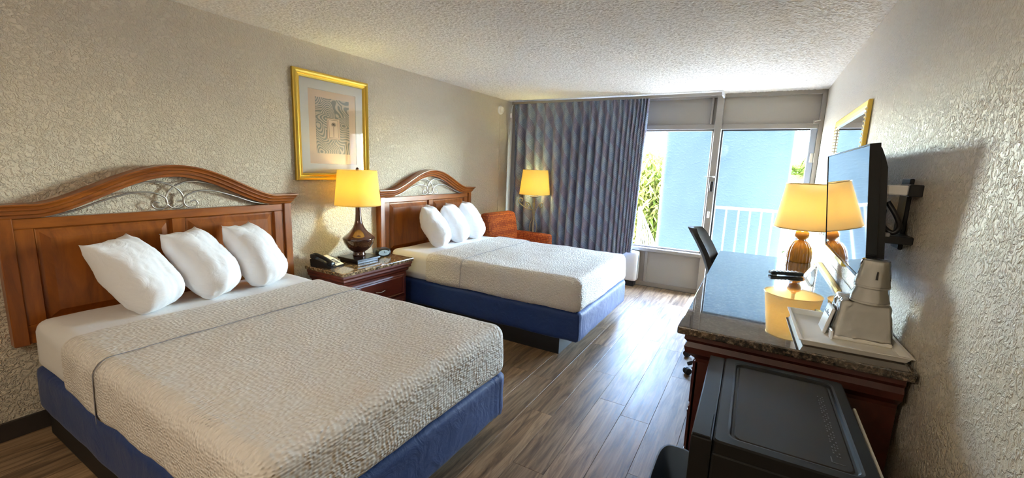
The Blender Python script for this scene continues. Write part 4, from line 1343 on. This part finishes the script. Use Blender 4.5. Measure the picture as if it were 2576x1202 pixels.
leafcloud((0.1, 0.0, 3.6), (0.75, 0.6, 1.7), 4200, 'leaf_green', 0.24, t, 3, 0.9)
leafcloud((0.1, -0.2, 3.2), (0.75, 0.5, 1.8), 3200, 'leaf_yellow', 0.24, t, 5, 0.9)

def palm(loc, hgt, label, seed, nf=24, L=1.3):
    r_ = random.Random(seed)
    t = thing('palm_tree', label, 'palm tree', loc, group=None)
    MB().tube([(0, 0, 0), (0.05, 0, hgt * 0.5), (0, 0, hgt)], 0.13, 10, 4, 0.8).build('trunk', 'trunk_bark', t, True)
    for k in range(nf):
        a = 2 * math.pi * k / nf + r_.uniform(-0.2, 0.2)
        el = r_.uniform(0.1, 1.1)
        mb = MB()
        pts = []
        for i in range(9):
            s = i / 8
            rr_ = L * s * math.cos(el * (1 - 0.5 * s))
            zz = L * (s * math.sin(el) - 0.75 * s * s)
            pts.append(Vector((rr_ * math.cos(a), rr_ * math.sin(a), hgt + zz)))
        mb.tube(pts, 0.010, 5, 0, 0.3)
        side = Vector((-math.sin(a), math.cos(a), 0))
        for i in range(26):
            s = (i + 2) / 28 * 8
            i0 = min(7, int(s)); q = pts[i0].lerp(pts[i0 + 1], s - i0)
            d = (pts[i0 + 1] - pts[i0]).normalized()
            for sg_ in (-1, 1):
                ld = (side * sg_ + d * 0.8 + Vector((0, 0, -0.35))).normalized()
                ll = 0.42 * (1 - abs(s / 8 - 0.45))
                o = len(mb.v)
                mb.v += [tuple(q - d * 0.015), tuple(q + d * 0.015), tuple(q + ld * ll)]
                mb.f.append((o, o + 1, o + 2))
        mb.build('frond', 'leaf_palm', t)
    return t
palm((3.86, 9.6, -3.2), 4.75, 'palm tree with bright fronds outside right of the blue column', 11)
t = thing('flowering_shrub', 'low shrub with blue blossoms outside below the palm tree', 'shrub', (3.55, 8.2, -3.2))
leafcloud((0, 0, 2.6), (0.5, 0.4, 0.9), 900, 'leaf_dark', 0.16, t, 21, 0.0)
leafcloud((-0.05, -0.25, 3.1), (0.35, 0.25, 0.35), 300, 'blossom_blue', 0.10, t, 22, 0.0, 'blossom')
MB().tube([(0, 0, 0), (0, 0, 2.2)], 0.05, 8).build('stem', 'trunk_bark', t)
t = thing('apartment_tower', 'pale blue apartment tower far away above the bamboo', 'building', (-5.6, 40.0, -3.2))
MB().box(-1.0, 0.55, -1.5, 1.5, 0, 17.5).build('wall', 'pale_building', t)
for fl in range(6):
    for k in range(3):
        MB().box(-0.9 + k * 0.48, -0.62 + k * 0.48, -1.53, -1.49, 1.0 + fl * 2.7, 2.4 + fl * 2.7).build('window', 'building_glass', t)
